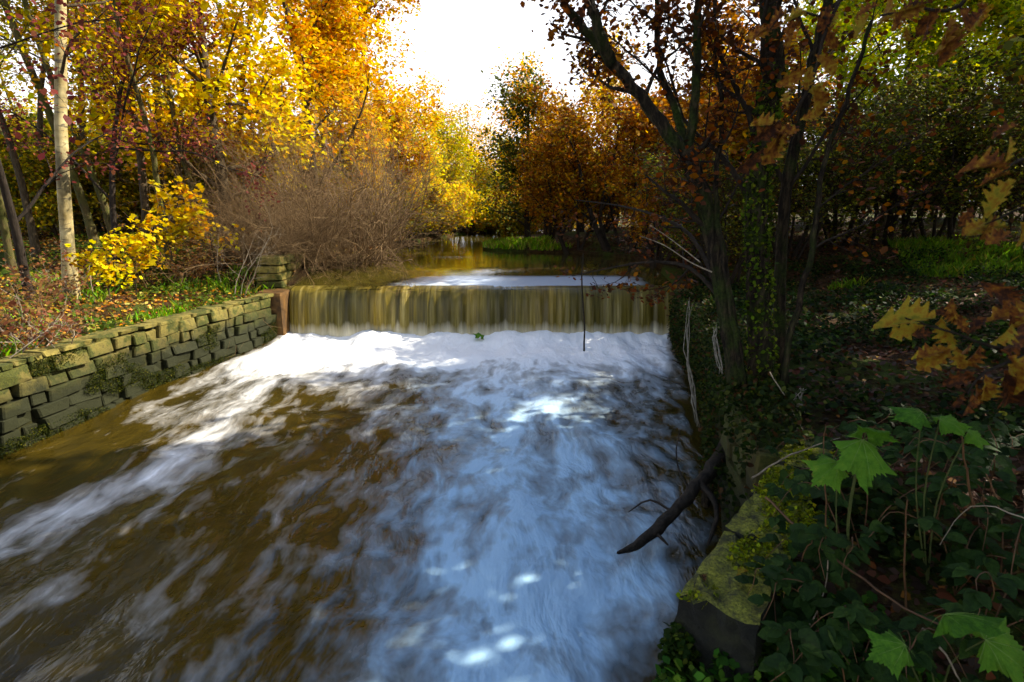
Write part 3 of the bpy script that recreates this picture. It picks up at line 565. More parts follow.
for px, Yd, s_, lab in [(1075, 11.9, 1.05, 'nearest yellow-green tree, its branches reaching in over the thorn bushes at the right edge'), (880, 18.5, 1.0, 'yellow-green tree behind the dark thicket, left of the corner tree'), (1080, 19, 1.1, 'yellow-green tree cut by the right edge of the picture'), (945, 24, 1.15, 'deeper yellow-green tree seen through the gap under the thicket'), (820, 25, 1.1, 'yellow-green tree seen between the mossy trunk and the thicket'), (1150, 25, 1.2, 'farthest yellow-green tree at the right edge')]:
    copy_tree(lime, lab, place(px, Yd), rg.uniform(0, 6.28), s_, 'yellow-green trees at the upper right')
thick = make_tree('thorn_bush', 'dark tangled thorn thicket at the centre of the right background', 'bush', 75, S_THICK, 3.6, .06, 'dark_bark', [(.05, .06, .01), (.12, .13, .015), (.08, .04, .015), (.25, .24, .02)], [3, 2, 2, 1], .07, 'oval', place(890, 13.5), 'dark thorn bushes on the right bank', stems=7, spread=.5, stem_r=.6)
for px, Yd, s_, lab in [(960, 13, .95, 'dark thorn bush right of the central thicket'), (835, 15, 1.0, 'dark thorn bush left of the central thicket, near the mossy trunk'), (1030, 12, .95, 'dark thorn bush cut by the right edge'), (925, 15.5, 1.05, 'thorn bush behind the central thicket'), (790, 12.5, .85, 'thorn bush half hidden behind the mossy trunk'), (720, 11.5, .75, 'thorn bush behind the fork of the dark trunk')]:
    copy_tree(thick, lab, place(px, Yd), rg.uniform(0, 6.28), s_, 'dark thorn bushes on the right bank')
oak = make_tree('oak_tree', 'oak beside the photographer, out of the picture to the right', 'tree', 91, [dict(S_FAR[0], t0=.3)]+S_FAR[1:], 9.5, .22, 'bark', [(.22, .12, .02), (.2, .2, .03), (.3, .17, .02)], [2, 2, 1], .21, 'oval', (5.6, -.6, 1.1), 'oaks beside the photographer', cut=lambda P: P[:, 2] > 2.4)
for x, y, s_, a in [(3.6, -4.2, .95, 1.), (8.2, 3.0, 1.0, 2.), (8.9, 8.4, .95, 4.), (6.2, 5.3, .8, 5.2)]:  # further unseen oaks, added to shade the stream and right bank
    copy_tree(oak, 'oak beside the photographer, out of the picture to the right', (x, y, gz(x, y)-.05), a, s_, 'oaks beside the photographer')
# the trees beside and behind the photographer that shade this bank
for x, y, s_, lab in [(6.2, .9, 1.0, None), (8.0, 4.4, 1.1, None)]:
    copy_tree(thick, 'thorn bush beside the photographer, out of the picture to the right', (x, y, gz(x, y)-.05), rg.uniform(0, 6.28), s_, 'dark thorn bushes on the right bank')

for px, Yd, s_, lab in [(770, 23, 1.2, 'olive scrub seen between the mossy stems'), (830, 22, 1.2, 'olive scrub right of the mossy stems'), (880, 23, 1.3, 'olive scrub behind the central thorn thicket'), (930, 22, 1.2, 'olive scrub behind the right half of the thorn thicket'), (985, 21, 1.2, 'olive scrub behind the thorn bushes near the right edge'), (1035, 21, 1.2, 'olive scrub at the right edge'), (720, 24, 1.3, 'olive scrub behind the forked dark stem')]:
    copy_tree(scrub, lab, place(px, Yd), rg.uniform(0, 6.28), s_, 'scrub of the right wood')
# the mossy many-stemmed tree of the right foreground ---------------------------
rng = np.random.default_rng(80); pl = Plant(rng)
TY = 4.95; base = pt(752, 418, TY); base[2] = .55
side = [dict(n=7), dict(n=8, wander=.14, up=.05, kids=(7, 9), t0=.15, ang=45, ratio=.42, fall=.3, rr=.5, taper=.2), dict(n=6, wander=.2, up=.03, kids=(5, 6), t0=.2, ang=45, ratio=.55, rr=.55, leaves=1, spread=.05), dict(n=4, wander=.22, leaves=2, spread=.06)]
def stem(pix, r0, r1, kids, rr=.42, ratio=.30, sub=6, t0=.3):
    P = np.array([pt(a, b, y) for a, b, y in pix])-base; P = smooth_line(P, sub); n = len(P)
    P[1:-1] += rng.normal(0, .006, (n-2, 3)); sp = [dict(side[0], kids=kids, t0=t0, ang=52, ratio=ratio, fall=.35, rr=rr, taper=r1/r0, lean=(0, 0, .15))]+side[1:]
    pl.limb(None, None, 0, r0, 0, sp, P)
A = [(742, 470, 4.9), (738, 400, 4.9), (728, 320, 4.95), (712, 230, 5.0), (692, 165, 5.0), (684, 152, 5.0)]
stem(A, .085, .06, (2, 3), t0=.6)
stem([(688, 158, 5.0), (660, 122, 5.0), (618, 70, 5.1), (585, 30, 5.2), (562, 3, 5.25)], .058, .028, (7, 8), .45, .45)
stem([(612, 64, 5.1), (598, 30, 5.0), (588, -10, 5.0), (575, -90, 5.0)], .05, .02, (5, 6), .45, .45)
stem([(686, 155, 5.0), (694, 112, 4.95), (697, 60, 4.9), (699, -10, 4.9), (704, -120, 4.9)], .042, .022, (6, 7), .45, .35)
stem([(690, 165, 5.02), (676, 110, 5.2), (660, 70, 5.3), (656, 0, 5.4), (650, -110, 5.4)], .036, .016, (6, 7), .45, .4)
B = [(768, 470, 5.0), (764, 400, 5.0), (760, 300, 5.05), (757, 215, 5.1), (764, 135, 5.1), (776, 68, 5.1), (768, 0, 5.1), (758, -120, 5.1), (770, -260, 5.1)]
stem(B, .115, .045, (9, 11), .35, .3, t0=.35)
stem([(784, 460, 5.15), (782, 380, 5.2), (780, 280, 5.3), (786, 190, 5.3), (800, 120, 5.35), (816, 50, 5.4), (828, -10, 5.4), (845, -120, 5.4)], .065, .035, (8, 10), .4, .3, t0=.35)
stem([(748, 440, 4.85), (738, 350, 4.85), (724, 260, 4.9), (716, 190, 5.0), (722, 110, 5.15), (714, 40, 5.25), (722, -60, 5.3)], .03, .015, (6, 8), .5, .35, t0=.4)
stem([(778, 440, 4.8), (790, 340, 4.8), (812, 250, 4.9), (822, 170, 5.0), (850, 90, 5.1), (872, 20, 5.2)], .028, .012, (6, 8), .5, .35, t0=.35)
for pix in ([(735, 440, 4.85), (715, 470, 4.75), (705, 505, 4.6), (706, 540, 4.5)], [(760, 450, 4.75), (752, 490, 4.5), (742, 520, 4.3)], [(785, 440, 4.9), (806, 452, 4.7), (826, 462, 4.5)], [(738, 440, 4.9), (722, 440, 5.2), (705, 450, 5.4)]):
    P = smooth_line(np.array([pt(*q) for q in pix])-base, 3)[:10]; pl.lv.setdefault((0, len(P)-1), []).append((P, np.linspace(.085, .015, len(P))))
mossy = finish_plant(pl, 'mossy_tree', 'dark many-stemmed mossy tree leaning over the stream on the right bank', 'tree', 'moss_bark', [(.2, .07, .012), (.12, .045, .012), (.3, .14, .015), (.07, .03, .012)], [3, 3, 2, 3], .05, 'oval', tuple(base), None, twig='dark_bark', sides={0: 18, 1: 6, 2: 4, 'ridge': .075})
ivym = MB(); rr = np.random.default_rng(81)     # moss and ivy on the shaded side of the main stem
pts_ = smooth_line(np.array([pt(a, b, y) for a, b, y in B[1:6]])-base, 12); n = 4200; ii = rr.integers(0, len(pts_)-1, n); aa = rr.uniform(0, 6.28, n)
P = pts_[ii]+np.c_[np.cos(aa), np.sin(aa)*1, np.zeros(n)]*(.108-.0008*ii[:, None])+rr.normal(0, .02, (n, 3))
tag(link('ivy', leaf_mesh('ivy', rr, P, rr.uniform(.02, .05, n), pick_cols(rr, n, [(.03, .06, .006), (.09, .15, .012), (.17, .22, .02)], [3, 3, 1]), 'oval', .1), mossy, M['leaf']), kind='stuff')

# overhanging low twigs with dead leaves across the weir
rng = np.random.default_rng(90)
def mark(o):
    for c in o.children:
        if c.name.startswith(('branches', 'trunk')): c['kind'] = 'stuff'
    return o
def hand_branch(name, label, cat, lines, leaf, pal, wts, nl, kids=True, bark='dark_bark', spread=.05, base_i=0):
    pl = Plant(rng); b0 = pt(*lines[0][0][0])
    sp = [dict(kids=(5, 7), t0=.2, ang=45, ratio=.32, fall=.3, rr=.55, taper=.25), dict(n=5, wander=.2, up=.02, kids=(3, 4), t0=.3, ang=45, ratio=.5, rr=.6, leaves=nl, spread=spread), dict(n=3, wander=.2, leaves=nl, spread=spread)]
    for pix, r in lines: pl.limb(None, None, 0, r, 0, sp if kids else [dict(taper=.3)], smooth_line(np.array([pt(*q) for q in pix])-b0, 3))
    return mark(finish_plant(pl, name, label, cat, bark, pal, wts, leaf, 'oval', tuple(b0), None, twig=bark, sides={0: 6, 1: 4, 2: 3}))
hand_branch('overhanging_branch', 'dark leafy branch from the mossy tree reaching left over the weir crest', 'branch', [([(722, 300, 5.0), (690, 268, 5.3), (650, 262, 5.6), (610, 268, 5.9), (572, 276, 6.1)], .022), ([(715, 280, 5.1), (690, 235, 5.6), (655, 215, 6.0), (615, 205, 6.4), (575, 200, 6.6)], .024), ([(700, 255, 5.3), (672, 285, 5.5), (640, 290, 5.8)], .014)], .052, [(.17, .06, .012), (.10, .04, .012), (.26, .12, .015), (.07, .035, .014)], [3, 3, 1, 3], 5)
hand_branch('overhanging_branch', 'bare pale broken twig slanting across the right end of the weir', 'branch', [([(712, 272, 4.7), (690, 262, 4.8), (664, 245, 5.0), (640, 236, 5.2)], .007), ([(700, 262, 4.8), (672, 240, 5.1), (650, 225, 5.2)], .006)], .05, RUST, [1, 1, 1, 1, 1], 0, False, 'pale_twig')
dang = MB(); b0 = pt(583, 254, 6.1); dang.tube([pt(x, y, 6.1)-b0 for x, y in ((583, 254), (582, 285), (584, 320), (584, 351))], [.006, .008, .009, .010], 6, 3, .004, rng)
link('hanging_stick', dang.mesh('hanging_stick'), mat=M['log']); o = bpy.data.objects['hanging_stick']; o.location = b0; tag(o, 'thin dark stick dangling straight down in front of the waterfall', 'stick')
# fallen limb leaning into the stream
b0 = pt(735, 440, 4.7); lg = thing('fallen_branch', 'thick dark broken branch leaning from the tree roots into the stream', 'branch', tuple(b0)); mb = MB()
mb.tube([pt(*q)-b0 for q in ((742, 425, 4.75), (716, 462, 4.5), (697, 486, 4.25), (668, 517, 4.05), (640, 543, 3.85), (616, 553, 3.72))], [.075, .07, .058, .054, .046, .05, .043, .03, .004], 11, 5, .007, rng)
V = np.array([pt(616, 553, 3.72)-b0]); link('stem', mb.mesh('stem'), lg, M['log'])
mb = MB(); 
for pix, r in (([(700, 484, 4.25), (714, 500, 4.1), (716, 520, 4.0), (708, 545, 3.9)], .03), ([(672, 512, 4.05), (650, 500, 4.2), (628, 512, 4.2)], .012), ([(690, 492, 4.2), (676, 460, 4.4), (680, 430, 4.5)], .010), ([(655, 530, 3.95), (668, 545, 3.8)], .018)): mb.tube([pt(*q)-b0 for q in pix], [r, r*.4], 6, 3, .003, rng)
link('side_branches', mb.mesh('side_branches'), lg, M['log'])
for pix, lab in (([(690, 300, 5.0), (686, 350, 4.95), (692, 390, 4.9), (697, 425, 4.85)], 'pale strip of flood debris hanging at the water edge below the weir'), ([(716, 328, 4.75), (715, 345, 4.72), (721, 372, 4.7)], 'short pale rag of debris caught on the dark leaning stem'), ([(803, 388, 4.3), (800, 400, 4.28), (801, 412, 4.27)], 'small pale scrap caught on twigs right of the mossy trunk')):
    b0 = pt(*pix[0]); mb = MB()
    for q in range(5): mb.tube([pt(a, b, y)-b0+rng.normal(0, .014, 3) for a, b, y in pix], [.002, .004, .006, .002], 5, 3, .008, rng)
    o = tag(link('debris_strip', mb.mesh('debris_strip'), mat=M['rag']), lab, 'debris'); o.location = b0

# ------------------------------------------------------------------ ground cover
def scatter(name, n, xr_, yr_, keep, size, pal, wts, seed, mat='litter', shape='oval', h=(0, .03), up=1.2, clump=None):
    r = np.random.default_rng(seed); x = r.uniform(*xr_, n); y = r.uniform(*yr_, n) if not callable(yr_) else yr_(r, n)
    k = keep(x, y)
    if clump: k &= fbm(x*clump[0], y*clump[0], seed, 3) > clump[1]+r.normal(0, .03, n)
    x, y = x[k], y[k]; P = np.c_[x, y, ground_z(x, y)+r.uniform(*h, len(x))]
    return tag(link(name, leaf_mesh(name, r, P, size*np.exp(r.normal(0, .25, len(x))), pick_cols(r, len(x), pal, wts, .3), shape, up), mat=M[mat]), kind='stuff')
LIT = [(.30, .13, .03), (.42, .24, .03), (.16, .06, .02), (.36, .30, .08), (.45, .17, .02), (.09, .05, .025)]
onl = lambda d: (lambda x, y: (xl(y)-x > d)); onr = lambda d: (lambda x, y: (x-xr(y) > d))
near = lambda a, b, p=1.6: (lambda r, n: a+(b-a)*r.random(n)**p)
tag(scatter('leaf_litter', 60000, (-16, -4.3), near(4, 24, 1.2), onl(.12), .06, LIT, [3, 3, 2, 2, 2, 1], 101), 'fallen autumn leaves covering the left bank', 'leaves')
tag(scatter('leaf_litter', 60000, (.5, 13), near(1.5, 19, 1.3), onr(.3), .055, [(.12, .05, .014), (.2, .11, .02), (.07, .028, .01), (.05, .03, .015)], [2, .7, 3, 4], 102), 'brown fallen leaves and the leafy path on the right bank', 'leaves')
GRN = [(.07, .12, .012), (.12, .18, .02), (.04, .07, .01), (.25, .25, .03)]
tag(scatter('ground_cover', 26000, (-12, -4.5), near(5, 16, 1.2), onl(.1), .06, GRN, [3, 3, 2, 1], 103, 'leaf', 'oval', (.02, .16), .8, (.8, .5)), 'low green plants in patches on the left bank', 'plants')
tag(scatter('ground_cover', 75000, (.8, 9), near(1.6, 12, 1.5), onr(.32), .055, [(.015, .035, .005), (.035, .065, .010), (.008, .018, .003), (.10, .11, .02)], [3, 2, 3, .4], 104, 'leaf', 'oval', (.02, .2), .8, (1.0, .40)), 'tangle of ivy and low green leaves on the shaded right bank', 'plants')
def grass(name, n, xr_, yr_, keep, hgt, pal, seed, label):
    r = np.random.default_rng(seed); x = r.uniform(*xr_, n); y = r.uniform(*yr_, n); k = keep(x, y); x, y = x[k], y[k]; n = len(x)
    b = np.c_[x, y, ground_z(x, y)-.02]; a = r.uniform(0, 6.28, n); h = (hgt*r.uniform(.4, 1.2, n)*(.5+fbm(x*1.5, y*1.5, seed, 3)))[:, None]; wd = np.c_[np.cos(a), np.sin(a), 0*a]*.009*np.clip(y/10, .6, 3)[:, None]
    ln_ = np.c_[np.cos(a+1.5), np.sin(a+1.5), 0*a]*r.uniform(0, .9, n)[:, None]; up = np.array([[0, 0, 1.]])
    V = np.stack([b-wd, b+wd, b+wd*.7+up*h*.6+ln_*h*.4, b+up*h+ln_*h, b-wd*.7+up*h*.6+ln_*h*.4], 1)
    return tag(link(name, mesh_np(name, V.reshape(-1, 3), np.arange(n*5).reshape(n, 5), np.repeat(pick_cols(r, n, pal, [3, 3, 1, 2][:len(pal)], .3), 5, 0)), mat=M['grass']), label, 'grass', kind='stuff')
GR = [(.13, .29, .015), (.22, .40, .02), (.34, .38, .04)]
grass('grass', 16000, (-1.3, 4.5), (17.0, 21), lambda x, y: (x-xr(y) > .0) & (x-xr(y) < 2.2) & (x < 1.3+.6*np.sin(y*5)) & (fbm(x*2.2, y*2.2, 14, 3) > .36), .24, GR+[(.3, .26, .06)], 110, 'bright green grass along the grassy point upstream of the weir')
grass('grass', 22000, (4.5, 11), (10.5, 15.5), lambda x, y: fbm(x*.4, y*.4, 6, 3) > .42, .22, [(.10, .22, .015), (.18, .30, .02), (.28, .27, .04)], 111, 'green grass patch beyond the path on the right bank')
grass('grass', 9000, (-10, -4.6), (6, 13), lambda x, y: (xl(y)-x > .1) & (fbm(x*.9, y*.9, 12, 3) > .52), .2, GR, 112, 'sparse grass tufts on the left bank')
# moss and small plants rooted in the left wall
r = np.random.default_rng(120); n = 90000; y = r.uniform(4.4, 10.8, n); z = r.uniform(-.02, .9, n); k = fbm(y*1.1, z*2.4, 33, 3)+.22*(.45-z) > .47; y, z = y[k], z[k]
P = np.c_[xl(y)+r.normal(.03, .018, len(y)), y, z]
tag(link('wall_moss', leaf_mesh('wall_moss', r, P, r.uniform(.008, .022, len(y)), pick_cols(r, len(y), [(.014, .022, .003), (.04, .05, .006), (.10, .10, .010)], [3, 2, 1]), 'diamond', .2), mat=M['leaf']), 'dark green moss clumps on the left stone wall', 'moss', kind='stuff')

r = np.random.default_rng(121); n = 16000; y = r.uniform(3.5, 10.8, n); a = r.random(n); k = fbm(y*1.3, a*3, 35, 3) > .36; y, a = y[k], a[k]
P = np.c_[xr(y)+np.where(a < .5, -.07, .9*(a-.5))+r.normal(0, .03, len(y)), y, np.where(a < .5, .12+1.9*a, 1.0+.25*(a-.5))+r.normal(0, .03, len(y))]
tag(link('wall_ivy', leaf_mesh('wall_ivy', r, P, r.uniform(.025, .06, len(y)), pick_cols(r, len(y), [(.012, .025, .004), (.03, .05, .008), (.06, .075, .012), (.08, .04, .015)], [4, 3, 1, 1]), 'oval', .3), mat=M['leaf']), 'dark ivy and moss trailing down the right stone wall', 'ivy', kind='stuff')
r = np.random.default_rng(122); n = 9000; u = r.uniform(0, Lt, n); v = r.uniform(-.01, .38, n); k = fbm(u*5, v*5, 36, 3) > .38+.5*np.abs(v-.14); u, v = u[k], v[k]; q = C0+d_c*u[:, None]+n_c*v[:, None]
tag(link('coping_moss', leaf_mesh('coping_moss', r, np.c_[q, 1.022+r.uniform(-.01, .015, len(u))], r.uniform(.012, .03, len(u)), pick_cols(r, len(u), [(.2, .22, .012), (.34, .34, .025), (.09, .11, .01)], [3, 2, 2]), 'diamond', .4), mat=M['leaf']), 'bright yellow-green moss tufts on the coping', 'moss', kind='stuff')
r = np.random.default_rng(124); n = 9000; u = r.uniform(-.02, .33, n); zz = r.uniform(.15, 1.0, n); k = fbm(u*6, zz*3, 38, 3)+.25*(.5-zz) > .40; u, zz = u[k], zz[k]; q = C0+n_c*u[:, None]-d_c*r.uniform(.0, .09, (len(u), 1))
tag(link('coping_ivy', leaf_mesh('coping_ivy', r, np.c_[q, zz], r.uniform(.015, .04, len(u)), pick_cols(r, len(u), [(.012, .03, .004), (.03, .06, .008), (.07, .10, .012)], [3, 2, 1]), 'oval', .2), mat=M['leaf']), 'tiny dark green leaves clinging to the near end of the coping', 'ivy', kind='stuff')
tag(scatter('ground_cover', 7000, (.3, 1.6), (1.2, 2.2), onr(-.02), .04, [(.03, .08, .01), (.06, .13, .015), (.1, .17, .02)], [3, 2, 1], 123, 'leaf', 'oval', (.0, .12), .8), 'small green leaves growing below the near end of the coping', 'plants')
# ------------------------------------------------------------------ near plants with leaves one can pick out
def blade(name, stations, wf, fold=.12, curl=.15):
    V, F = [], []
    for i, t in enumerate(np.linspace(0, 1, stations)):
        w_ = max(wf(t), .004); V += [(-w_, t+.0, fold*w_*2-curl*t*t), (0, t, -curl*t*t), (w_, t, fold*w_*2-curl*t*t)]
    for i in range(stations-1): a = i*3; F += [(a, a+1, a+4, a+3), (a+1, a+2, a+5, a+4)]
    me = mesh_np(name, np.array(V), np.array(F), smooth=True); return me
def hero_mat(name, stops, trans=.35, vein=None, scale=7):
    m, t, b, new, ln = nodes(name); co = objco(t); r = objrand(t)
    off = new('ShaderNodeVectorMath'); ln(co, off.inputs[0]); cmb = new('ShaderNodeCombineXYZ'); ln(math_n(t, 'MULTIPLY', r, 40.), cmb.inputs[0]); ln(cmb.outputs[0], off.inputs[1])
    f = noise(t, off.outputs[0], scale, 4, .6); f2 = math_n(t, 'ADD', math_n(t, 'MULTIPLY', f, .75), math_n(t, 'MULTIPLY', r, .3))
    c = ramp(t, f2, stops); ln(c, b.inputs['Base Color']); b.inputs['Roughness'].default_value = .6; b.inputs['Specular IOR Level'].default_value = .15
    bump(t, noise(t, co, 24, 3), .35, .02, b)
    tr = new('ShaderNodeBsdfTranslucent'); ln(c, tr.inputs[0]); mx = new('ShaderNodeMixShader'); mx.inputs[0].default_value = trans
    ln(b.outputs[0], mx.inputs[1]); ln(tr.outputs[0], mx.inputs[2]); ln(mx.outputs[0], t.nodes['Material Output'].inputs[0]); return m
M['oak'] = hero_mat('oak_leaf', [(.36, (.035, .014, .008)), (.48, (.17, .055, .010)), (.58, (.28, .14, .012)), (.66, (.33, .25, .02)), (.8, (.15, .16, .015))], .4, scale=5)
M['bramble'] = hero_mat('bramble_leaf', [(.3, (.006, .020, .003)), (.6, (.020, .052, .006)), (.9, (.06, .11, .012))], .3)
M['broad'] = hero_mat('broad_leaf', [(.3, (.035, .11, .008)), (.5, (.075, .20, .012)), (.7, (.11, .25, .016)), (.95, (.24, .30, .03))], .35)
M['stalk'] = plain_mat('leaf_stalk', (.035, .06, .012), (.09, .10, .025), 12, .7, .2)
M['vein'] = plain_mat('leaf_vein', (.10, .18, .03), (.17, .27, .05), 10, .6, .1)
OAKS = []
for ph in range(4):
    f = 3.4+.45*ph; me = blade('leaf', 23, lambda t, f=f, ph=ph: .29*math.sin(math.pi*min(t*.93+.04, 1))**.7*(.4+.8*t if t < .75 else 1.0)*(1+.5*(2*abs((f*t*(1+.1*t)+.2*ph) % 1-.5)*2-1)*(.6 if t > .9 else 1)+.08*math.sin(23*t+2*ph)), .35+.15*ph, .12+.16*ph); me.materials.append(M['oak']); OAKS.append(me)
BRAM = []
for ph in range(3):
    me = blade('leaf', 9, lambda t, ph=ph: .33*math.sin(math.pi*t**.75)**.8*(1+.06*(-1)**int(t*8)), .14, .1+.1*ph); me.materials.append(M['bramble']); BRAM.append(me)
def lobed(name, seed, lobes=5, ring=61):
    r = random.Random(seed); V = [(0, 0, 0)]; F = []
    for k, rad in enumerate((.5, 1.0)):
        for i in range(ring):
            a = -math.pi/2+.35+(2*math.pi-.7)*i/(ring-1); u_ = i/(ring-1); lob = 1+(.42*k+.06)*((1-abs(math.sin(lobes*math.pi*u_+math.pi/2))**.8)-.42)
            rad_ = rad*.5*lob*(1+.07*k*((-1)**i)+.05*k*r.uniform(-1, 1))*(.82+.34*math.sin(math.pi*u_)); V.append((rad_*math.cos(a), rad_*math.sin(a)+.3*rad, .022*math.cos(2*lobes*math.pi*i/(ring-1))*rad-.34*rad*rad+.09*abs(math.cos(a))*rad+.035*r.uniform(-1, 1)*k))
    F3 = []; 
    for i in range(ring-1): F.append((0, 1+i, 2+i)); F3.append((1+i, 1+ring+i, 2+ring+i, 2+i))
    me = bpy.data.meshes.new(name); me.from_pydata(V, [], F+F3); me.polygons.foreach_set('use_smooth', [True]*len(me.polygons)); me.materials.append(M['broad']); return me
LOB = [lobed('leaf', q) for q in range(3)]
def set_leaf(parent, me, pos, tipdir, normal, size, name='leaf'):
    T = Vector(unit(np.array(tipdir, float))); N = Vector(normal); N = (N-T*N.dot(T)).normalized(); Xv = T.cross(N)
    o = link(name, me, parent); Mx = Matrix((Xv, T, N)).transposed().to_4x4(); o.matrix_local = Matrix.Translation(Vector(pos)) @ Mx @ Matrix.Scale(size, 4); return o
def oak_spray(label, lines, leaves, seed):
    r = np.random.default_rng(seed); b0 = pt(*lines[0][0][0]); root = thing('oak_branch', label, 'branch', tuple(b0)); mb = MB()
    for pix, rad in lines: mb.tube([pt(*q)-b0 for q in pix], [rad, rad*.4], 6, 3, .001, r)
    link('twig', mb.mesh('twig'), root, M['dark_bark'])
    more = [(a+r.normal(0, 9), b+r.normal(0, 8), y+r.normal(0, .03), g+r.normal(0, 50), z*.8) for a, b, y, g, z in leaves]
    for (px, py, Yd, ang, size) in leaves+more:
        a = math.radians(ang); T = np.array([math.cos(a), r.uniform(-.35, .35), math.sin(a)]); N = np.array([r.uniform(-1, 1), -.6, r.uniform(-.3, 1.1)])
        set_leaf(root, OAKS[r.integers(4)], pt(px, py, Yd)-b0, T, N, size*r.uniform(.5, .85))
    return root
oak_spray('orange and yellow oak leaves on a low twig at the right edge of the picture', [([(1075, 345, 1.15), (1010, 350, 1.2), (960, 335, 1.2), (905, 318, 1.2)], .005), ([(1040, 350, 1.18), (985, 372, 1.15), (968, 395, 1.12)], .004)],
    [(935, 318, 1.2, 175, .12), (925, 325, 1.2, 205, .10), (955, 322, 1.2, 130, .09), (968, 335, 1.2, 60, .085), (955, 345, 1.18, 225, .12), (980, 345, 1.2, 250, .08), (985, 322, 1.22, 25, .12), (1000, 350, 1.18, 20, .12), (975, 372, 1.14, 215, .08), (985, 375, 1.14, 285, .10), (1005, 370, 1.14, 300, .13), (1010, 330, 1.2, 50, .11), (1020, 300, 1.22, 160, .10), (1030, 372, 1.15, 340, .09), (972, 390, 1.12, 265, .09), (945, 350, 1.18, 190, .09)], 201)
oak_spray('curled brown oak leaves poking in from the right edge above the low twig', [([(1075, 200, 1.05), (1030, 205, 1.08), (985, 225, 1.1)], .004), ([(1060, 150, 1.05), (1020, 160, 1.05), (1000, 175, 1.05)], .004)],
    [(985, 222, 1.1, 200, .07), (995, 215, 1.1, 240, .08), (1010, 232, 1.08, 200, .09), (1020, 222, 1.08, 300, .08), (1005, 170, 1.05, 160, .08), (1015, 180, 1.05, 230, .08), (1020, 125, 1.05, 200, .07), (1022, 205, 1.06, 20, .08)], 202)
oak_spray('cluster of withered oak leaves hanging in front of the mossy trunks', [([(860, -40, 1.5), (830, 20, 1.5), (812, 80, 1.5), (790, 120, 1.5)], .006), ([(830, 20, 1.5), (790, 10, 1.5), (770, 30, 1.5)], .004)],
    [(778, 125, 1.5, 170, .09), (788, 128, 1.5, 190, .10), (783, 130, 1.5, 250, .12), (775, 132, 1.5, 300, .09), (800, 120, 1.5, 20, .08), (812, 85, 1.5, 300, .10), (806, 70, 1.5, 210, .10), (815, 55, 1.5, 320, .09), (800, 20, 1.5, 230, .10), (790, 12, 1.5, 200, .09), (825, 25, 1.5, 300, .11), (770, 30, 1.5, 190, .08), (830, 5, 1.5, 250, .09)], 203)
oak_spray('dark withered oak leaves along the top edge at the right', [([(1010, -60, 1.3), (960, 5, 1.35), (925, 10, 1.4), (880, 15, 1.45)], .006)],
    [(950, 15, 1.35, 270, .11), (940, 8, 1.38, 240, .09), (958, 5, 1.35, 300, .08), (900, 12, 1.42, 250, .07), (870, 14, 1.45, 230, .07), (925, 6, 1.4, 200, .08), (985, 5, 1.3, 240, .08), (880, 5, 1.45, 200, .09)], 204)
# brambles
def bramble(label, px, py, Yd, seed, canes=3, reach=.5, size=.075, gap=.09):
    r = np.random.default_rng(seed); b0 = pt(px, py, Yd); b0[2] = min(b0[2], gz(b0[0], b0[1])+.12); root = thing('bramble', label, 'plant', tuple(b0), 'brambles on the near right bank')
    for c in range(canes):
        a = r.uniform(0, 6.28); hd = np.array([math.cos(a), math.sin(a)*.7, 0]); L = reach*r.uniform(.7, 1.2); hh = r.uniform(.15, .4)
        P = np.array([hd*L*t+UPV*(hh*math.sin(math.pi*t*.85)) for t in np.linspace(0, 1, 7)])+r.normal(0, .015, (7, 3)); P[0] = (0, 0, -.1)
        mb = MB(); mb.tube(P, [.0032, .0014], 5, 3); link('cane', mb.mesh('cane'), root, M['cane']); Q = smooth_line(P, 4)
        for k in range(3, len(Q), 3):
            q = Q[k]; sd = np.cross(unit(Q[min(k+1, len(Q)-1)]-Q[k-1]), UPV)*(1 if k % 2 else -1); st = unit(sd+r.normal(0, .3, 3)+UPV*.3)
            for da in (-.9, 0, .9):
                ca, sa = math.cos(da), math.sin(da); T = np.array([st[0]*ca-st[1]*sa, st[0]*sa+st[1]*ca, r.uniform(-.35, .1)])
                set_leaf(root, BRAM[r.integers(3)], q+st*.03, T, (r.normal(0, .3), -.35+r.normal(0, .25), 1), size*r.uniform(.7, 1.2))
for k, (px, py, Yd, rc, lab) in enumerate([(850, 560, 2.3, .45, 'bramble with dark green leaves beside the mossy coping'), (930, 520, 2.5, .5, 'bramble arching in the middle of the near right bank'), (790, 590, 2.2, .3, 'small bramble climbing over the edge of the mossy coping'), (1000, 470, 2.6, .5, 'bramble at the right edge below the oak leaves'), (890, 640, 1.9, .4, 'bramble at the bottom right, left of the pale broad leaf'), (780, 650, 1.9, .3, 'bramble hanging down beneath the near end of the coping'), (900, 440, 3.4, .5, 'bramble behind the large lobed leaf'), (990, 610, 1.9, .45, 'bramble in the bottom right corner'), (830, 500, 2.9, .35, 'bramble on the far end of the mossy coping'), (870, 500, 2.5, .4, 'bramble under the large lobed leaf'), (960, 570, 2.2, .45, 'bramble between the reddish stem and the long brown cane'), (1010, 540, 2.2, .4, 'bramble at the right edge above the bottom corner'), (820, 620, 2.0, .35, 'bramble right of the near end of the coping'), (920, 470, 2.9, .45, 'bramble below the pale jagged leaves'), (860, 660, 1.75, .35, 'bramble cut by the bottom edge left of the pale broad leaf'), (975, 440, 3.2, .5, 'bramble behind the pale jagged leaves'), (850, 470, 3.3, .45, 'bramble behind the far end of the coping')]):
    bramble(lab, px, py, Yd, 300+k, 3, rc)
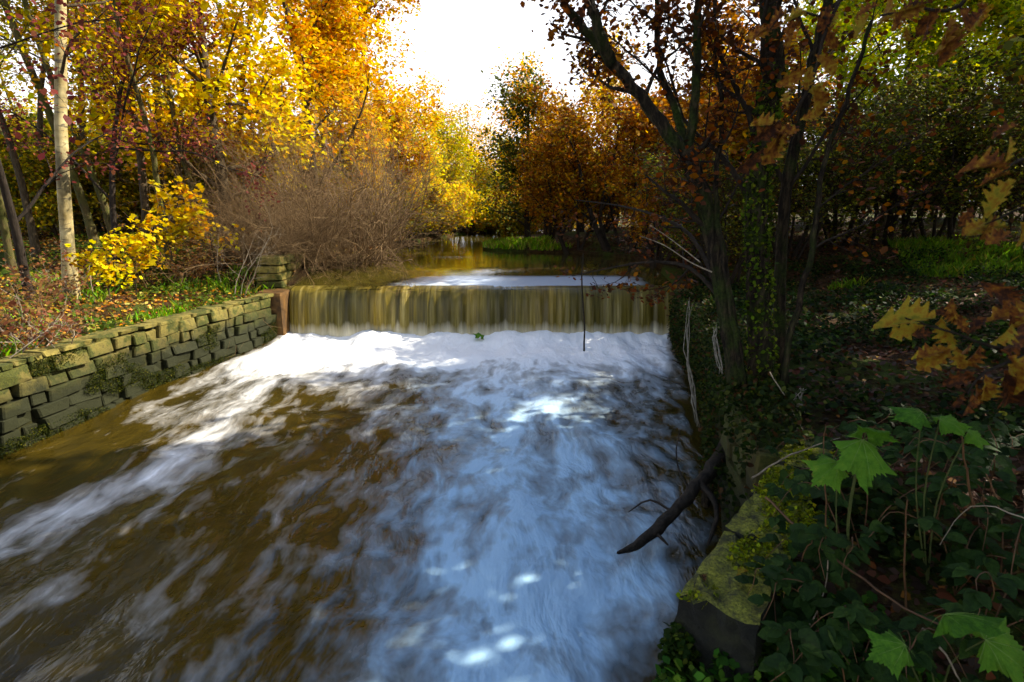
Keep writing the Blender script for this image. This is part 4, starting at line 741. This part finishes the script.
def broad_plant(label, bpix, leaves, seed):
    r = np.random.default_rng(seed); b0 = pt(*bpix); b0[2] = gz(b0[0], b0[1]); root = thing('broadleaf_plant', label, 'plant', tuple(b0))
    for (px, py, Yd, ang, size, tiltz) in leaves:
        p = pt(px, py, Yd)-b0; a = math.radians(ang); T = np.array([math.cos(a)*.9, -.5*abs(math.sin(a))-.15, math.sin(a)*.55]); mb = MB()
        mb.tube([(0, 0, 0), p*.5+np.array([0, .06, .02]), p], [.004, .0025], 6, 4); link('stalk', mb.mesh('stalk'), root, M['stalk'])
        o = set_leaf(root, LOB[r.integers(3)], p, T, (r.normal(0, .15), -.62, tiltz), size)
        vb = MB()
        for va, vl in ((90, .80), (60, .66), (120, .66), (25, .5), (155, .5), (-20, .36), (200, .36)):
            e = np.array([math.cos(math.radians(va)), math.sin(math.radians(va))])*vl; vb.tube([(0, 0, .012), (e[0]*.5, e[1]*.5, .012-.02), (e[0], e[1], -.10)], [.007, .002], 4, 2)
        link('veins', vb.mesh('veins'), o, M['vein'])
broad_plant('tall plant with a large bright green lobed leaf above the mossy coping', (858, 560, 2.2), [(862, 440, 1.95, 265, .17, .75), (866, 432, 2.0, 85, .13, .7), (838, 462, 2.0, 215, .13, .7)], 401)
broad_plant('plant with pale green jagged leaves right of the large lobed leaf', (940, 520, 2.3), [(940, 420, 2.1, 10, .11, 1.6), (922, 412, 2.1, 165, .12, 1.6), (968, 432, 2.1, 340, .09, 1.5)], 402)
broad_plant('low plant with wide pale green leaves in the bottom right corner', (950, 680, 1.7), [(945, 615, 1.6, 80, .16, 1.0), (985, 640, 1.55, 350, .18, 1.0), (905, 645, 1.55, 190, .12, 1.0)], 403)
# dead stems and canes
def cane(label, pix, r0, mat='cane', name='dead_stem'):
    b0 = pt(*pix[0]); mb = MB(); mb.tube([pt(*q)-b0 for q in pix], [r0, r0*.5], 6, 4, .002, rng); o = tag(link(name, mb.mesh(name), mat=M[mat]), label, 'stem'); o.location = b0
cane('long brown cane slanting from the mossy coping to the bottom right corner', [(766, 497, 2.5), (800, 530, 2.3), (850, 570, 2.05), (905, 608, 1.85), (960, 632, 1.7), (1030, 648, 1.6)], .006)
cane('pale dry stem in the bottom right below the long brown cane', [(922, 628, 1.75), (945, 655, 1.65), (965, 690, 1.6)], .005, 'pale_twig')
cane('upright brown stem left of the large lobed leaf', [(826, 552, 2.2), (825, 500, 2.2), (823, 450, 2.2), (826, 425, 2.2)], .004)
cane('upright reddish stem under the pale jagged leaves', [(975, 512, 2.2), (966, 470, 2.2), (960, 422, 2.2)], .006)
cane('dark upright stem in the middle of the near right bank', [(906, 610, 2.0), (904, 560, 2.0), (908, 500, 2.0)], .005)
cane('thin pale stem arching over the near bank at the right', [(1030, 520, 2.0), (985, 505, 2.1), (960, 515, 2.15), (940, 545, 2.1)], .003, 'pale_twig')
cane('bent dry stem below the orange fallen leaf', [(800, 640, 1.9), (822, 600, 2.0), (828, 560, 2.05)], .004, 'pale_twig')
cane('dry stem lying across the far end of the mossy coping', [(752, 478, 2.9), (790, 455, 3.1), (840, 438, 3.3)], .006, 'pale_twig')
for pix, lab in (([(770, 372, 4.6), (790, 405, 4.3), (808, 440, 4.0)], 'thin pale twig leaning down from the mossy trunk'),):
    cane(lab, pix, .005, 'pale_twig')
# dry thicket at the left edge and bare saplings on the left bank
rgl = np.random.default_rng(500)
def dry_thicket(label, loc, n, h, seed, mat, spread, leafpal=None):
    pl = Plant(np.random.default_rng(seed)); sp = [dict(n=6, wander=.14, up=-.02, kids=(4, 6), t0=.2, ang=40, ratio=.5, rr=.6, taper=.3), dict(n=4, wander=.22, kids=(2, 3), t0=.3, ratio=.6, rr=.6, leaves=2, spread=.05), dict(n=3, wander=.25, leaves=3, spread=.05)]
    for q in range(n):
        a = pl.rng.uniform(0, 6.28); dd = np.array([math.cos(a)*spread, math.sin(a)*spread, 1]); pl.limb(np.array([pl.rng.normal(0, .25), pl.rng.normal(0, .35), -.05]), dd, h*pl.rng.uniform(.6, 1.1), .008, 0, sp)
    return mark(finish_plant(pl, 'dry_shrub', label, 'shrub', mat, leafpal, [2, 2, 1] if leafpal else None, .05, 'oval', loc, None, twig=mat, sides={0: 5, 1: 4, 2: 3}))
DL = [(.16, .06, .03), (.22, .10, .04), (.3, .2, .05)]
dry_thicket('tangle of pale dead stems with brown leaves at the near left end of the wall', (-5.85, 6.5, .9), 18, .95, 501, 'pale_twig', 1.1, DL)
dry_thicket('reddish brown leafless brush at the left edge of the bank', (-6.75, 7.5, .95), 20, 1.1, 502, 'cane', .9, DL)
dry_thicket('brown scrub on the left bank behind the wall', (-6.6, 11.4, 1.15), 16, 1.0, 503, 'twig', .9, DL)
dry_thicket('pale branching bare sapling in front of the brown bush by the abutment', (-5.3, 10.95, 1.0), 5, 1.5, 504, 'pale_twig', .5)
dry_thicket('dead pale twigs standing in front of the pale birch', (-7.2, 8.9, 1.0), 8, 1.1, 505, 'pale_twig', .6, DL)
# fallen leaves on the coping and the green leaf in the foam
for k, (px, py, Yd, sz, me, lab) in enumerate([(705, 582, 2.13, .05, 1, 'orange fallen leaf at the near end of the mossy coping'), (748, 578, 2.2, .06, 2, 'brown fallen leaf beside the coping edge'), (752, 486, 3.0, .05, 0, 'pale fallen leaf midway along the mossy coping'), (806, 546, 2.25, .07, 0, 'orange fallen leaf caught on the brambles')]):
    p = pt(px, py, Yd); o = link('fallen_leaf', OAKS[me]); tag(o, lab, 'leaf'); o.location = (p[0], p[1], 1.035 if k < 3 else p[2]); o.scale = (sz, sz, sz); o.rotation_euler = (.15, .1, k*1.9)
o = link('floating_leaf', LOB[0]); tag(o, 'bright green leaf clump caught in the foam below the waterfall', 'leaf'); o.location = (pt(480, 338, 10.6)[0], 10.75, .13); o.scale = (.2,)*3; o.rotation_euler = (.5, .2, .3)
